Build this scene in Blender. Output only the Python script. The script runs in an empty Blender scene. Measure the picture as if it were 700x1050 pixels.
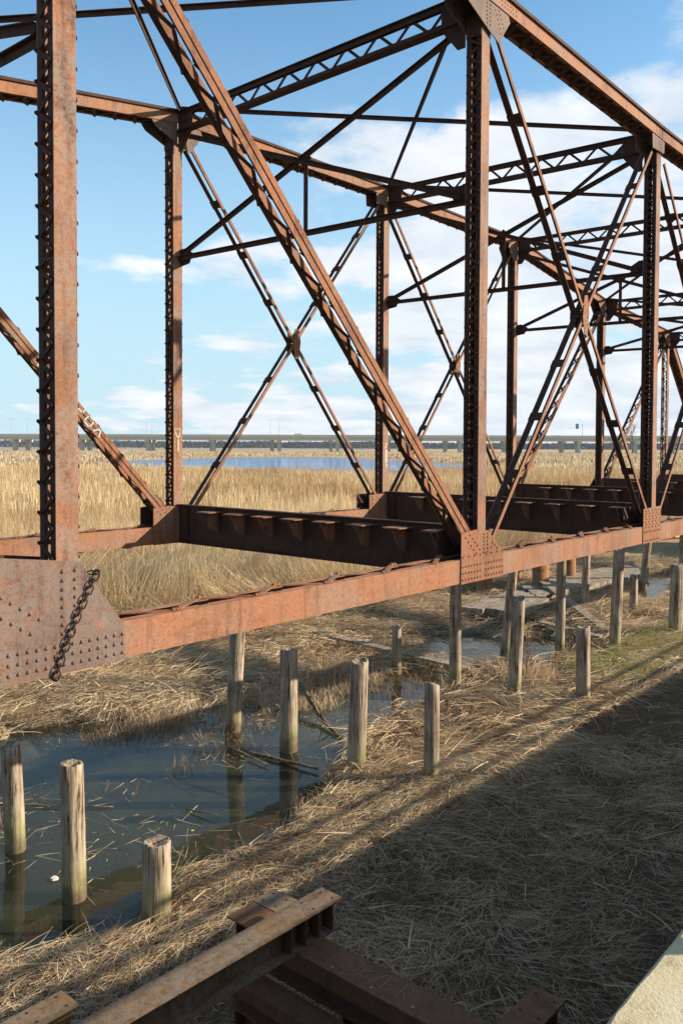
import bpy, math, random
import numpy as np
from mathutils import Vector, Matrix
random.seed(7); rng = np.random.default_rng(11)
scene = bpy.context.scene
COL = scene.collection
HAZE = .00009
R = math.radians

# ------------------------------------------------------------------ camera
CZ = 4.6
A = 0.8618315
PITCH, ROLL, FPX = 0.0304, 0.0041, 871.3
fwh = Vector((math.sin(A), math.cos(A), 0)); rt = Vector((math.cos(A), -math.sin(A), 0)); upz = Vector((0, 0, 1))
fw = fwh*math.cos(PITCH) - upz*math.sin(PITCH)
up = upz*math.cos(PITCH) + fwh*math.sin(PITCH)
cr, sr = math.cos(ROLL), math.sin(ROLL)
RX = rt*cr + up*sr; UY = up*cr - rt*sr
cam_d = bpy.data.cameras.new('camera'); cam = bpy.data.objects.new('camera', cam_d); COL.objects.link(cam)
m = Matrix((( RX.x, UY.x, -fw.x, 0), (RX.y, UY.y, -fw.y, 0), (RX.z, UY.z, -fw.z, CZ), (0, 0, 0, 1)))
cam.matrix_world = m
cam_d.sensor_fit = 'HORIZONTAL'; cam_d.sensor_width = 36; cam_d.lens = 36*FPX/700
cam_d.shift_y = -41.0/700
cam_d.clip_start = .05; cam_d.clip_end = 20000
scene.camera = cam

# ------------------------------------------------------------------ helpers
def tag(o, label=None, cat=None, group=None, kind=None):
    if label: o['label'] = label
    if cat: o['category'] = cat
    if group: o['group'] = group
    if kind: o['kind'] = kind
    return o
def empty(name, loc=(0, 0, 0), label=None, cat=None, group=None):
    o = bpy.data.objects.new(name, None); COL.objects.link(o); o.location = loc; o.empty_display_size = .3
    return tag(o, label, cat, group)
def V(*a): return Vector(a)

class MB:
    def __init__(s): s.v = []; s.f = []
    def add(s, vs, fs):
        n = len(s.v); s.v += [tuple(x) for x in vs]; s.f += [tuple(i+n for i in f) for f in fs]; return s
    def obox(s, c, ax, ay, az):
        c = Vector(c); vs = [c + ax*i + ay*j + az*k for i in (-1, 1) for j in (-1, 1) for k in (-1, 1)]
        fs = [(0, 1, 3, 2), (4, 6, 7, 5), (0, 4, 5, 1), (2, 3, 7, 6), (0, 2, 6, 4), (1, 5, 7, 3)]
        if ax.cross(ay).dot(az) < 0: fs = [f[::-1] for f in fs]
        return s.add(vs, fs)
    def box(s, x0, x1, y0, y1, z0, z1):
        return s.obox(((x0+x1)/2, (y0+y1)/2, (z0+z1)/2), V((x1-x0)/2, 0, 0), V(0, (y1-y0)/2, 0), V(0, 0, (z1-z0)/2))
    def bar(s, a, b, side, w, t):           # w along side, t along the third direction
        a = Vector(a); b = Vector(b); T = (b-a); L = T.length; T.normalize()
        S = Vector(side); S = (S - T*S.dot(T)).normalized(); N = T.cross(S)
        return s.obox((a+b)/2, T*(L/2), S*(w/2), N*(t/2))
    def prism(s, poly, n, t):               # extruded polygon, from p to p+n*t
        n = Vector(n); k = len(poly); P = [Vector(p) for p in poly]
        nn = Vector((0, 0, 0))
        for i in range(k): nn += P[i].cross(P[(i+1) % k])
        if nn.dot(n) > 0: P = P[::-1]
        vs = P + [p + n*t for p in P]
        fs = [tuple(range(k)), tuple(range(2*k-1, k-1, -1))] + [(i, i+k, (i+1) % k + k, (i+1) % k) for i in range(k)]
        return s.add(vs, fs)
    def rivet(s, p, n, r=.015):
        p = Vector(p); n = Vector(n).normalized()
        a = n.orthogonal().normalized(); b = n.cross(a); vs = []
        for q, h in ((1, 0), (.72, .55)):
            for i in range(7):
                t = i*math.tau/7; vs.append(p + (a*math.cos(t)+b*math.sin(t))*r*q + n*r*h)
        vs.append(p + n*r*.8)
        fs = [(i, (i+1) % 7, (i+1) % 7+7, i+7) for i in range(7)] + [(i+7, (i+1) % 7+7, 14) for i in range(7)]
        return s.add(vs, fs)
    def tube(s, pts, rad, n=8, cap=True):
        pts = [Vector(p) for p in pts]; k = len(pts)
        rad = rad if isinstance(rad, (list, tuple)) else [rad]*k; vs = []; ref = None
        for i, p in enumerate(pts):
            T = (pts[min(i+1, k-1)] - pts[max(i-1, 0)]).normalized()
            if ref is None: ref = T.orthogonal().normalized()
            ref = (ref - T*ref.dot(T)).normalized(); b = T.cross(ref)
            for j in range(n):
                t = j*math.tau/n; vs.append(p + (ref*math.cos(t)+b*math.sin(t))*rad[i])
        fs = [(i*n+j, i*n+(j+1) % n, (i+1)*n+(j+1) % n, (i+1)*n+j) for i in range(k-1) for j in range(n)]
        if cap: fs += [tuple(range(n-1, -1, -1)), tuple(range((k-1)*n, k*n))]
        return s.add(vs, fs)
    def build(s, name, mat, parent=None, smooth=False):
        me = bpy.data.meshes.new(name); me.from_pydata(s.v, [], s.f); me.materials.append(mat)
        if smooth: me.polygons.foreach_set('use_smooth', [True]*len(me.polygons))
        o = bpy.data.objects.new(name, me); COL.objects.link(o)
        if parent:
            o.parent = parent; o.matrix_parent_inverse = Matrix.Translation(parent.location).inverted() if parent.type == 'EMPTY' else Matrix()
        return o

def np_mesh(name, verts, quads, mat, tint=None, smooth=False):
    me = bpy.data.meshes.new(name); nv = len(verts); nf = len(quads)
    me.vertices.add(nv); me.vertices.foreach_set('co', verts.astype(np.float32).ravel())
    me.loops.add(nf*4); me.loops.foreach_set('vertex_index', quads.astype(np.int32).ravel())
    me.polygons.add(nf); me.polygons.foreach_set('loop_start', np.arange(0, nf*4, 4, dtype=np.int32))
    me.update(calc_edges=True)
    if tint is not None:
        at = me.attributes.new('tint', 'FLOAT', 'POINT'); at.data.foreach_set('value', tint.astype(np.float32))
    if smooth: me.polygons.foreach_set('use_smooth', np.ones(nf, dtype=bool))
    me.materials.append(mat); me.validate()
    o = bpy.data.objects.new(name, me); COL.objects.link(o); return o

# ------------------------------------------------------------------ materials
class NT:
    def __init__(s, name):
        s.m = bpy.data.materials.new(name); s.m.use_nodes = True; s.t = s.m.node_tree; s.n = s.t.nodes; s.l = s.t.links
        s.b = s.n['Principled BSDF']; s.out = s.n['Material Output']; s.co = s.n.new('ShaderNodeTexCoord')
    def noise(s, scale, detail=6, rough=.6, vec=None, dist=0, stretch=None):
        n = s.n.new('ShaderNodeTexNoise'); n.inputs['Scale'].default_value = scale; n.inputs['Detail'].default_value = detail
        n.inputs['Roughness'].default_value = rough; n.inputs['Distortion'].default_value = dist
        v = vec or s.co.outputs['Object']
        if stretch:
            mp = s.n.new('ShaderNodeMapping'); mp.inputs['Scale'].default_value = stretch; s.l.new(v, mp.inputs[0]); v = mp.outputs[0]
        s.l.new(v, n.inputs['Vector']); return n.outputs['Fac']
    def ramp(s, fac, stops, interp='LINEAR'):
        r = s.n.new('ShaderNodeValToRGB'); s.l.new(fac, r.inputs[0]); e = r.color_ramp.elements; r.color_ramp.interpolation = interp
        while len(e) > 1: e.remove(e[-1])
        e[0].position = stops[0][0]; e[0].color = (*stops[0][1], 1)
        for p, c in stops[1:]:
            q = e.new(p); q.color = (*c, 1)
        return r.outputs[0]
    def mix(s, fac, a, b, mode='MIX'):
        x = s.n.new('ShaderNodeMix'); x.data_type = 'RGBA'; x.blend_type = mode
        for inp, val in ((0, fac), (6, a), (7, b)):
            if isinstance(val, (int, float)): x.inputs[inp].default_value = val
            elif isinstance(val, tuple): x.inputs[inp].default_value = (*val, 1)
            else: s.l.new(val, x.inputs[inp])
        return x.outputs[2]
    def math(s, op, a, b=0.0, clamp=False):
        x = s.n.new('ShaderNodeMath'); x.operation = op; x.use_clamp = clamp
        for i, val in enumerate((a, b)):
            if isinstance(val, (int, float)): x.inputs[i].default_value = val
            else: s.l.new(val, x.inputs[i])
        return x.outputs[0]
    def bump(s, h, strength=.4, dist=.01):
        b = s.n.new('ShaderNodeBump'); b.inputs['Strength'].default_value = strength; b.inputs['Distance'].default_value = dist
        s.l.new(h, b.inputs['Height']); s.l.new(b.outputs[0], s.b.inputs['Normal'])
    def fin(s, col=None, rough=.8, spec=.3, metal=0):
        if col is not None:
            if isinstance(col, tuple): s.b.inputs['Base Color'].default_value = (*col, 1)
            else: s.l.new(col, s.b.inputs['Base Color'])
        if isinstance(rough, (int, float)): s.b.inputs['Roughness'].default_value = rough
        else: s.l.new(rough, s.b.inputs['Roughness'])
        s.b.inputs['Specular IOR Level'].default_value = spec; s.b.inputs['Metallic'].default_value = metal
        return s.m

def rust_mat(name, dark=(.085, .038, .022), mid=(.235, .108, .058), light=(.36, .21, .13), grey=(.20, .16, .13), greyamt=.55, seed=0, stretch=None, rough=.8):
    k = NT(name)
    a = k.noise(3.1+seed, 8, .65, stretch=stretch); b = k.noise(23, 6, .7); c = k.noise(1.3+seed*.3, 5, .6, dist=.6); d = k.noise(70, 3, .6)
    base = k.ramp(a, [(.28, dark), (.45, mid), (.62, mid), (.8, light)])
    fine = k.ramp(b, [(.25, (.7, .66, .64)), (.5, (1, 1, 1)), (.78, (1.25, 1.22, 1.18))])
    base = k.mix(1.0, base, fine, 'MULTIPLY')
    gm = k.math('MULTIPLY', k.ramp(c, [(greyamt-.03, (0, 0, 0)), (greyamt+.08, (1, 1, 1))]), k.ramp(b, [(.4, (0, 0, 0)), (.55, (1, 1, 1))]))
    base = k.mix(k.math('MULTIPLY', gm, .8), base, grey)
    lo = k.noise(.75, 5, .6, vec=None); base = k.mix(.75, base, k.ramp(lo, [(.32, (.62, .60, .60)), (.46, (1, .98, .95)), (.6, (1.12, 1.0, .88)), (.7, (.92, .98, 1.02))]), 'MULTIPLY')
    st = k.noise(5, 6, .65, stretch=(2.2, 2.2, .18)); base = k.mix(.6, base, k.ramp(st, [(.34, (.55, .48, .44)), (.47, (1, 1, 1)), (.66, (1.15, 1.1, 1.05))]), 'MULTIPLY')
    dk = k.ramp(d, [(.33, (.45, .38, .36)), (.45, (1, 1, 1))]); base = k.mix(.7, base, dk, 'MULTIPLY')
    h = k.math('ADD', k.math('MULTIPLY', b, .6), k.math('MULTIPLY', d, .4)); k.bump(h, .35, .008)
    return k.fin(base, rough, .25)
M_rust = rust_mat('rusted_steel')
M_rust_post = rust_mat('rusted_steel_with_paint_remains', greyamt=.43, grey=(.215, .17, .145), mid=(.27, .13, .072), seed=.7, stretch=(1, 1, .45))
M_rust_orange = rust_mat('bright_orange_rust', mid=(.275, .132, .074), light=(.39, .215, .13), dark=(.15, .066, .038), greyamt=.50, grey=(.24, .165, .125), seed=.3, stretch=(.5, 1, 1))
M_rust_dark_shade = rust_mat('dark_rust_with_shade', dark=(.022, .010, .008), mid=(.056, .026, .017), light=(.12, .056, .033), greyamt=.7, seed=1.2)  # dark grimy rust, deepened to put the shade of sheltered faces into colour
M_gusset = rust_mat('mottled_gusset_steel', mid=(.20, .115, .08), dark=(.12, .065, .045), light=(.40, .22, .145), greyamt=.40, grey=(.155, .135, .125), seed=.4)
M_beam = rust_mat('streaked_mill_steel', dark=(.05, .028, .016), mid=(.17, .115, .065), light=(.32, .18, .06), greyamt=.42, grey=(.165, .145, .12), seed=.2, stretch=(.25, 2.2, 2.2), rough=.62)
M_beam_dark = rust_mat('weathered_red_brown_steel', dark=(.06, .03, .018), mid=(.14, .072, .035), light=(.26, .13, .05), greyamt=.6, grey=(.14, .115, .10), seed=.9, stretch=(1.6, .4, 1.6), rough=.65)
M_pipe = rust_mat('orange_pipe_rust', dark=(.10, .045, .02), mid=(.27, .13, .055), light=(.38, .21, .10), greyamt=.8, seed=2.)
M_chain = rust_mat('dark_chain_iron', dark=(.015, .01, .01), mid=(.04, .025, .022), light=(.10, .05, .035), greyamt=.8, seed=3.)

def wood_mat(name, dark, mid, light, green=True, wet=(.075, .06, .03)):
    k = NT(name); g = k.co.outputs['Object']
    grain = k.noise(14, 7, .7, stretch=(1, 1, .09)); crack = k.noise(30, 4, .7, stretch=(1, 1, .05), dist=.3); blotch = k.noise(4, 5, .6)
    col = k.ramp(grain, [(.3, dark), (.48, mid), (.7, light)])
    col = k.mix(1, col, k.ramp(crack, [(.38, (.16, .12, .09)), (.46, (1, 1, 1))]), 'MULTIPLY')
    col = k.mix(.6, col, k.ramp(blotch, [(.35, (.55, .48, .42)), (.6, (1.1, 1.08, 1.05))]), 'MULTIPLY')
    if green:
        geo = k.n.new('ShaderNodeNewGeometry'); sp = k.n.new('ShaderNodeSeparateXYZ'); k.l.new(geo.outputs['Position'], sp.inputs[0])
        z = k.math('ADD', sp.outputs['Z'], k.math('MULTIPLY', k.math('SUBTRACT', blotch, .5), .55))
        alg = k.ramp(z, [(.06, wet), (.17, (.16, .14, .06)), (.30, (.27, .26, .10)), (.5, (.42, .38, .26))])
        f = k.ramp(z, [(.15, (1, 1, 1)), (.65, (0, 0, 0))]); col = k.mix(k.math('MULTIPLY', f, .75), col, alg)
    k.bump(k.math('ADD', grain, crack), .7, .015)
    return k.fin(col, .85, .2)
M_pile = wood_mat('weathered_pile_timber', (.10, .075, .052), (.32, .25, .18), (.55, .47, .36))
M_plank = wood_mat('grey_plank_timber', (.13, .10, .075), (.29, .24, .18), (.44, .37, .28), green=False)
M_stick = wood_mat('dead_stick_bark', (.06, .04, .03), (.16, .11, .07), (.3, .22, .15), green=False)

def straw_mat(name, stops, transl=.25):
    k = NT(name); a = k.n.new('ShaderNodeAttribute'); a.attribute_name = 'tint'
    patch = k.noise(.35, 4, .6, vec=k.co.outputs['Object'])
    f = k.math('ADD', k.math('MULTIPLY', a.outputs['Fac'], .7), k.math('MULTIPLY', k.math('SUBTRACT', patch, .2), .5))
    col = k.ramp(f, stops)
    d = k.n.new('ShaderNodeBsdfDiffuse'); t = k.n.new('ShaderNodeBsdfTranslucent'); k.l.new(col, d.inputs[0]); k.l.new(col, t.inputs[0])
    mx = k.n.new('ShaderNodeMixShader'); mx.inputs[0].default_value = transl
    k.l.new(d.outputs[0], mx.inputs[1]); k.l.new(t.outputs[0], mx.inputs[2]); k.l.new(mx.outputs[0], k.out.inputs[0])
    return k.m
M_straw = straw_mat('flattened_straw', [(.08, (.13, .08, .045)), (.33, (.37, .26, .155)), (.66, (.64, .50, .32)), (1, (.80, .69, .50))])
M_reed = straw_mat('standing_reed', [(.1, (.28, .165, .08)), (.4, (.49, .335, .175)), (.75, (.66, .51, .30)), (1, (.76, .62, .40))], .3)
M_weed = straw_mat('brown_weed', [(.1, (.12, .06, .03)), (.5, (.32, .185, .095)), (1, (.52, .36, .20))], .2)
M_green = straw_mat('green_grass_blade', [(.1, (.12, .13, .03)), (.5, (.24, .26, .06)), (1, (.45, .42, .14))], .3)
M_twig = straw_mat('bare_twig', [(0, (.12, .10, .085)), (1, (.22, .19, .16))], 0)

def ground_mat():
    k = NT('marsh_soil'); g = k.n.new('ShaderNodeNewGeometry'); P = g.outputs['Position']
    a = k.noise(.5, 8, .65, vec=P); b = k.noise(9, 8, .75, vec=P, dist=.8); c = k.noise(40, 5, .7, vec=P, stretch=(1, .35, 1)); far = k.noise(.02, 7, .65, vec=P, stretch=(1, 1, 1))
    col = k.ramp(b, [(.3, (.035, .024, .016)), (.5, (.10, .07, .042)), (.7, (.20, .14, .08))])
    mat_ = k.ramp(c, [(.3, (.14, .09, .05)), (.5, (.36, .26, .14)), (.7, (.52, .40, .23))])
    s0 = k.n.new('ShaderNodeSeparateXYZ'); k.l.new(P, s0.inputs[0])
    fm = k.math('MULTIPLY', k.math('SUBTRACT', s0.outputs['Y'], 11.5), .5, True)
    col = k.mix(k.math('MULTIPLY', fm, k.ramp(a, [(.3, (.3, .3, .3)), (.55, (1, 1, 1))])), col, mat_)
    col = k.mix(.6, col, k.ramp(c, [(.35, (.5, .45, .4)), (.6, (1.25, 1.2, 1.1))]), 'MULTIPLY')
    farc = k.ramp(far, [(.3, (.17, .115, .06)), (.45, (.36, .26, .13)), (.6, (.46, .35, .18)), (.75, (.25, .17, .09))])
    farc = k.mix(.5, farc, k.ramp(a, [(.35, (.7, .68, .62)), (.65, (1.1, 1.1, 1.1))]), 'MULTIPLY')
    ln = k.n.new('ShaderNodeVectorMath'); ln.operation = 'LENGTH'; k.l.new(P, ln.inputs[0])
    f = k.math('MULTIPLY', k.math('SUBTRACT', ln.outputs['Value'], 26), .035, True)
    col = k.mix(f, col, farc)
    sp = k.n.new('ShaderNodeSeparateXYZ'); k.l.new(P, sp.inputs[0])
    wet = k.math('MULTIPLY', k.math('SUBTRACT', .10, sp.outputs['Z']), 9, True)
    mud = k.ramp(a, [(.3, (.17, .165, .12)), (.7, (.33, .32, .24))])
    col = k.mix(wet, col, mud)
    k.bump(k.math('ADD', b, c), .8, .04)
    rr = k.math('SUBTRACT', .95, k.math('MULTIPLY', wet, .5))
    return k.fin(col, rr, .3)
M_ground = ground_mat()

def water_mat():
    k = NT('pool_water'); k.n.remove(k.b)
    g = k.n.new('ShaderNodeNewGeometry'); P = g.outputs['Position']
    n1 = k.noise(2.2, 4, .5, vec=P); n2 = k.noise(.25, 3, .5, vec=P, stretch=(1, 3, 1))
    ln = k.n.new('ShaderNodeVectorMath'); ln.operation = 'LENGTH'; k.l.new(P, ln.inputs[0])
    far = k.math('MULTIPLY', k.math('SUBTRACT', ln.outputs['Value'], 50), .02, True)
    b = k.n.new('ShaderNodeBump'); b.inputs['Strength'].default_value = .12; b.inputs['Distance'].default_value = .02
    k.l.new(n1, b.inputs['Height'])
    b2 = k.n.new('ShaderNodeBump'); b2.inputs['Distance'].default_value = .5; k.l.new(k.math('MULTIPLY', far, 1.0), b2.inputs['Strength']); k.l.new(n2, b2.inputs['Height']); k.l.new(b.outputs[0], b2.inputs['Normal'])
    fr = k.n.new('ShaderNodeFresnel'); fr.inputs[0].default_value = 1.36; k.l.new(b2.outputs[0], fr.inputs['Normal'])
    gl = k.n.new('ShaderNodeBsdfGlossy'); gl.inputs['Roughness'].default_value = .02; k.l.new(b2.outputs[0], gl.inputs['Normal'])
    tr = k.n.new('ShaderNodeBsdfTransparent'); tr.inputs[0].default_value = (.84, .83, .64, 1)
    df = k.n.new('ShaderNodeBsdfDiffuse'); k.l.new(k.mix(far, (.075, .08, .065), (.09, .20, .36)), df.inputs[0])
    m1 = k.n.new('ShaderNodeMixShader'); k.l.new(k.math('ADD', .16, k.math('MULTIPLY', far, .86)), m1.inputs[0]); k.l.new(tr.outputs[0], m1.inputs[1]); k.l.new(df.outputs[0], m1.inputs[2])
    m2 = k.n.new('ShaderNodeMixShader'); k.l.new(k.math('MULTIPLY', fr.outputs[0], .8, True), m2.inputs[0]); k.l.new(m1.outputs[0], m2.inputs[1]); k.l.new(gl.outputs[0], m2.inputs[2])
    k.l.new(m2.outputs[0], k.out.inputs[0]); return k.m
M_water = water_mat()

def concrete_mat(name, c0, c1, c2):
    k = NT(name); a = k.noise(1.5, 7, .65); b = k.noise(18, 6, .7); c = k.noise(90, 3, .7)
    col = k.ramp(a, [(.3, c0), (.5, c1), (.7, c2)]); col = k.mix(.7, col, k.ramp(b, [(.32, (.5, .45, .36)), (.46, (1, 1, 1)), (.75, (1.1, 1.1, 1.08))]), 'MULTIPLY')
    col = k.mix(.5, col, k.ramp(c, [(.3, (.5, .45, .4)), (.4, (1, 1, 1))]), 'MULTIPLY')
    k.bump(k.math('ADD', b, c), .5, .006); return k.fin(col, .9, .2)
M_conc = concrete_mat('warm_concrete', (.33, .27, .16), (.48, .41, .26), (.56, .50, .36))
M_conc_far = concrete_mat('grey_bridge_concrete', (.42, .41, .36), (.50, .49, .43), (.58, .57, .50))
def plain(name, c, rough=.6, spec=.3, nz=8):
    k = NT(name); a = k.noise(nz, 5, .6); col = k.mix(1, c, k.ramp(a, [(.3, (.8, .8, .8)), (.7, (1.12, 1.12, 1.12))]), 'MULTIPLY'); return k.fin(col, rough, spec)
M_yellow = plain('yellow_boom_plastic', (.75, .42, .05)); M_white = plain('white_scrap', (.72, .70, .66)); M_bluewhite = plain('pale_blue_scrap', (.45, .55, .62))
M_green_sign = plain('green_sign_paint', (.02, .28, .20)); M_pole = plain('galvanised_pole', (.35, .37, .38)); M_carw = plain('white_car_paint', (.75, .75, .75), .3, .5)
M_card = plain('dark_car_paint', (.04, .04, .05), .3, .5); M_carr = plain('dull_red_car_paint', (.22, .08, .07), .3, .5); M_glass = plain('car_glass', (.03, .035, .04), .1, .5); M_tyre = plain('tyre_rubber', (.02, .02, .02), .9)
M_asph = plain('asphalt', (.055, .055, .055), .9); M_teal = plain('teal_spray_paint', (.33, .42, .39), .7); M_chalk = plain('chalk_scrawl', (.27, .18, .115), .9, nz=60); M_palepaint = plain('white_spray_paint', (.50, .38, .28), .7, nz=30)
M_redpaint = plain('red_paint_dot', (.62, .16, .10), .8); M_tree = plain('far_bare_woodland', (.115, .11, .115), .95, .05, 1.5); M_stone = plain('pale_stone', (.62, .52, .42), .85); M_yleaf = plain('yellow_leaf', (.7, .5, .06))
M_bark = plain('grey_bark', (.14, .115, .10), .95, .1)

# ------------------------------------------------------------------ old truss bridge
d, W, X0, a = 5.8243, 6.316, 3.6021, 6.1
def kx(k): return X0 + (k-2)*a
CW = .35                                       # chord width
ZB0, ZB1 = 2.864, 3.165; ZBC = (ZB0+ZB1)/2
ZN = {1: 8.75, 2: 9.50, 3: 10.485, 4: 10.37, 5: 10.40, 6: 9.52, 7: 9.0}
ZF = {1: 8.75, 2: 9.52, 3: 10.435, 4: 10.51, 5: 10.45, 6: 9.52, 7: 9.08}
XA, YA, ZA = V(1, 0, 0), V(0, 1, 0), V(0, 0, 1)
bridge = empty('truss_bridge', (kx(4), d+W/2, ZB0), 'rusted riveted steel truss bridge with laced posts and crossed diagonals', 'bridge')
def P(mb, name, mat, parent=None, smooth=False): return mb.build(name, mat, parent or bridge, smooth)

def lacing(mb, Pa, Pb, S, N, half, noff, pitch, bw=.045, t=.01, riv=.017):
    T = (Pb-Pa); L = T.length; T.normalize(); n = max(2, int(round(L/pitch))); st = L/n; s = 1
    for i in range(n):
        p = Pa + T*(i*st) + S*(half*s) + N*(noff + (.011 if i % 2 else 0)); q = Pa + T*((i+1)*st) - S*(half*s) + N*(noff + (.011 if i % 2 else 0))
        mb.bar(p, q, N, t, bw); s = -s
        if riv: mb.rivet(q + N*(t/2+.003), N, riv)
def laced(A_, B_, S, depth, sep, lacemat, name, mat, pitch=.23, split=False, end=.3, faces=(1, -1), bw=.045, fl=.055, fln=None):
    """two channels with lacing bars on the two open faces"""
    A_ = Vector(A_); B_ = Vector(B_); T = (B_-A_).normalized(); S = (Vector(S) - T*Vector(S).dot(T)).normalized(); N = T.cross(S)
    mb = MB(); lb = MB(); L = (B_-A_).length
    for s in (-1, 1):
        c = (A_+B_)/2 + S*(s*sep/2); f_ = fl if s > 0 or fln is None else fln
        if split:
            for q in (-1, 1):
                mb.obox(c + N*(q*(depth/4+.004)) - S*(s*.006), T*(L/2), S*.006, N*(depth/4-.006))
            mb.obox(c - S*(s*.02), T*(L/2), S*.005, N*(depth/2-.02))
        else: mb.obox(c - S*(s*.005), T*(L/2), S*.005, N*(depth/2))
        for q in (-1, 1):
            if split and q > 0: continue
            lb.obox(c + N*(q*(depth/2-.004)) - S*(s*(f_/2+.011)), T*(L/2), S*(f_/2), N*.004)  # flanges share the lacing's rust, which has shade in its colour
    for q in (-1, 1):
        for e in (end, L-end):
            if end > .05: lb.obox(A_ + T*(e if e > L/2 else e) + N*(q*(depth/2+.012)), T*(end*.5), S*(sep/2-.003), N*.006)
    o = P(mb, name, mat)
    for q in faces:
        lacing(lb, A_+T*(end*1.5), B_-T*(end*1.5), S, N*q, sep/2-.028, depth/2+.006, pitch, bw)
    lb.build('lacing', lacemat, o); return o
def light_diag(A_, B_, sep, wd=.06, leg=.085, name='diagonal', mat=None, batt=1.05):
    A_ = Vector(A_); B_ = Vector(B_); T = (B_-A_).normalized(); S = YA; N = T.cross(S); L = (B_-A_).length; mb = MB(); lg = MB()
    for s in (-1, 1):
        c = (A_+B_)/2 + S*(s*sep/2); lw = leg if s > 0 else .02
        mb.obox(c - S*(s*.006), T*(L/2), S*.006, N*(wd/2)); 
        lg.obox(c - S*(s*(lw/2+.013)) - N*(wd/2-.006), T*(L/2), S*(lw/2), N*.006)
    o = P(mb, name, mat or M_rust); lg.build('angle_leg', M_rust_dark_shade, o); n = int(L/batt)
    for i in range(1, n):
        b = MB(); p = A_ + T*(L*i/n) - N*(wd/2+.006); b.obox(p, T*.075, S*(sep/2+.004), N*.006)
        for s in (-1, 1):
            for t in (-.045, .045): b.rivet(p + T*t + S*(s*(sep/2-.03)) - N*.006, -N, .014)
        b.build('batten_plate', M_rust_dark_shade, o)
    return o

def rivet_grid(mb, pts, y, r=.017):
    for (x, z) in pts: mb.rivet((x, y, z), (0, -1, 0), r)
def bottom_gusset(k, y, polys, riv, mat=M_gusset, r=.0175):
    x = kx(k); mb = MB()
    poly = [(x+px, y-.016, z) for px, z in polys]
    mb.prism(poly, YA, .013); rivet_grid(mb, [(x+px, z) for px, z in riv], y-.016, r)
    o = P(mb, 'gusset_plate', mat)
    mb2 = MB(); mb2.prism([(x+px, y+CW+.003, z) for px, z in polys], YA, .013); P(mb2, 'gusset_plate', M_rust_dark_shade)
def g_poly(kind, flip):
    if kind == 'G': poly = [(-.60, 2.855), (-.60, 3.50), (-.27, 3.53), (.04, 3.50), (.45, 3.19), (.46, 2.855)]
    elif kind == 'C': poly = [(-.68, 2.86), (-.68, 3.49), (.17, 3.51), (.17, 2.86)]
    else: poly = [(-1.10, 2.84), (-1.10, 3.55), (-.62, 3.79), (.05, 3.70), (.18, 3.54), (.46, 3.15), (.48, 2.855)]
    if flip: poly = [(-x, z) for x, z in poly]
    return poly
def g_riv(kind, flip):
    r = []
    if kind == 'G':
        for i in range(15):
            for j in range(3):
                if i == 7: continue
                r.append((-.565+i*.07, 2.91+j*.083))
            if i % 2 == 0: r.append((-.565+i*.07, 3.20))
        for j in range(6): r += [(-.06, 3.22+j*.048), (.03, 3.22+j*.048)]
        for j in range(5): r += [(-.50+j*.065, 3.44-j*.055), (-.40+j*.06, 3.47-j*.05)]
        r += [(.16, 3.33), (.22, 3.29), (.28, 3.25), (.13, 3.27)]
    elif kind == 'C':
        for i in range(11):
            for j in range(2): r.append((-.63+i*.075, 2.91+j*.16))
        for i in range(5):
            for j in range(7): r.append((-.60+i*.17+(j % 2)*.05, 3.15+j*.05))
    else:
        for i in range(15):
            for j in range(3): r.append((-.60+i*.075, 2.92+j*.075))
        for j in range(8): r += [(.02, 3.16+j*.068), (-.09, 3.16+j*.068)]
        for j in range(8): r += [(-.35-j*.075, 3.20+j*.05), (-.28-j*.075, 3.30+j*.05)]
        for j in range(4): r.append((-.95+j*.1, 2.93+(j % 2)*.1))
    if flip: r = [(-x, z) for x, z in r]
    return r
kinds = {0: ('G', 1), 1: ('G', 1), 2: ('E', 0), 3: ('G', 0), 4: ('C', 0), 5: ('G', 1), 6: ('G', 1), 7: ('G', 1), 8: ('G', 0)}

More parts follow.
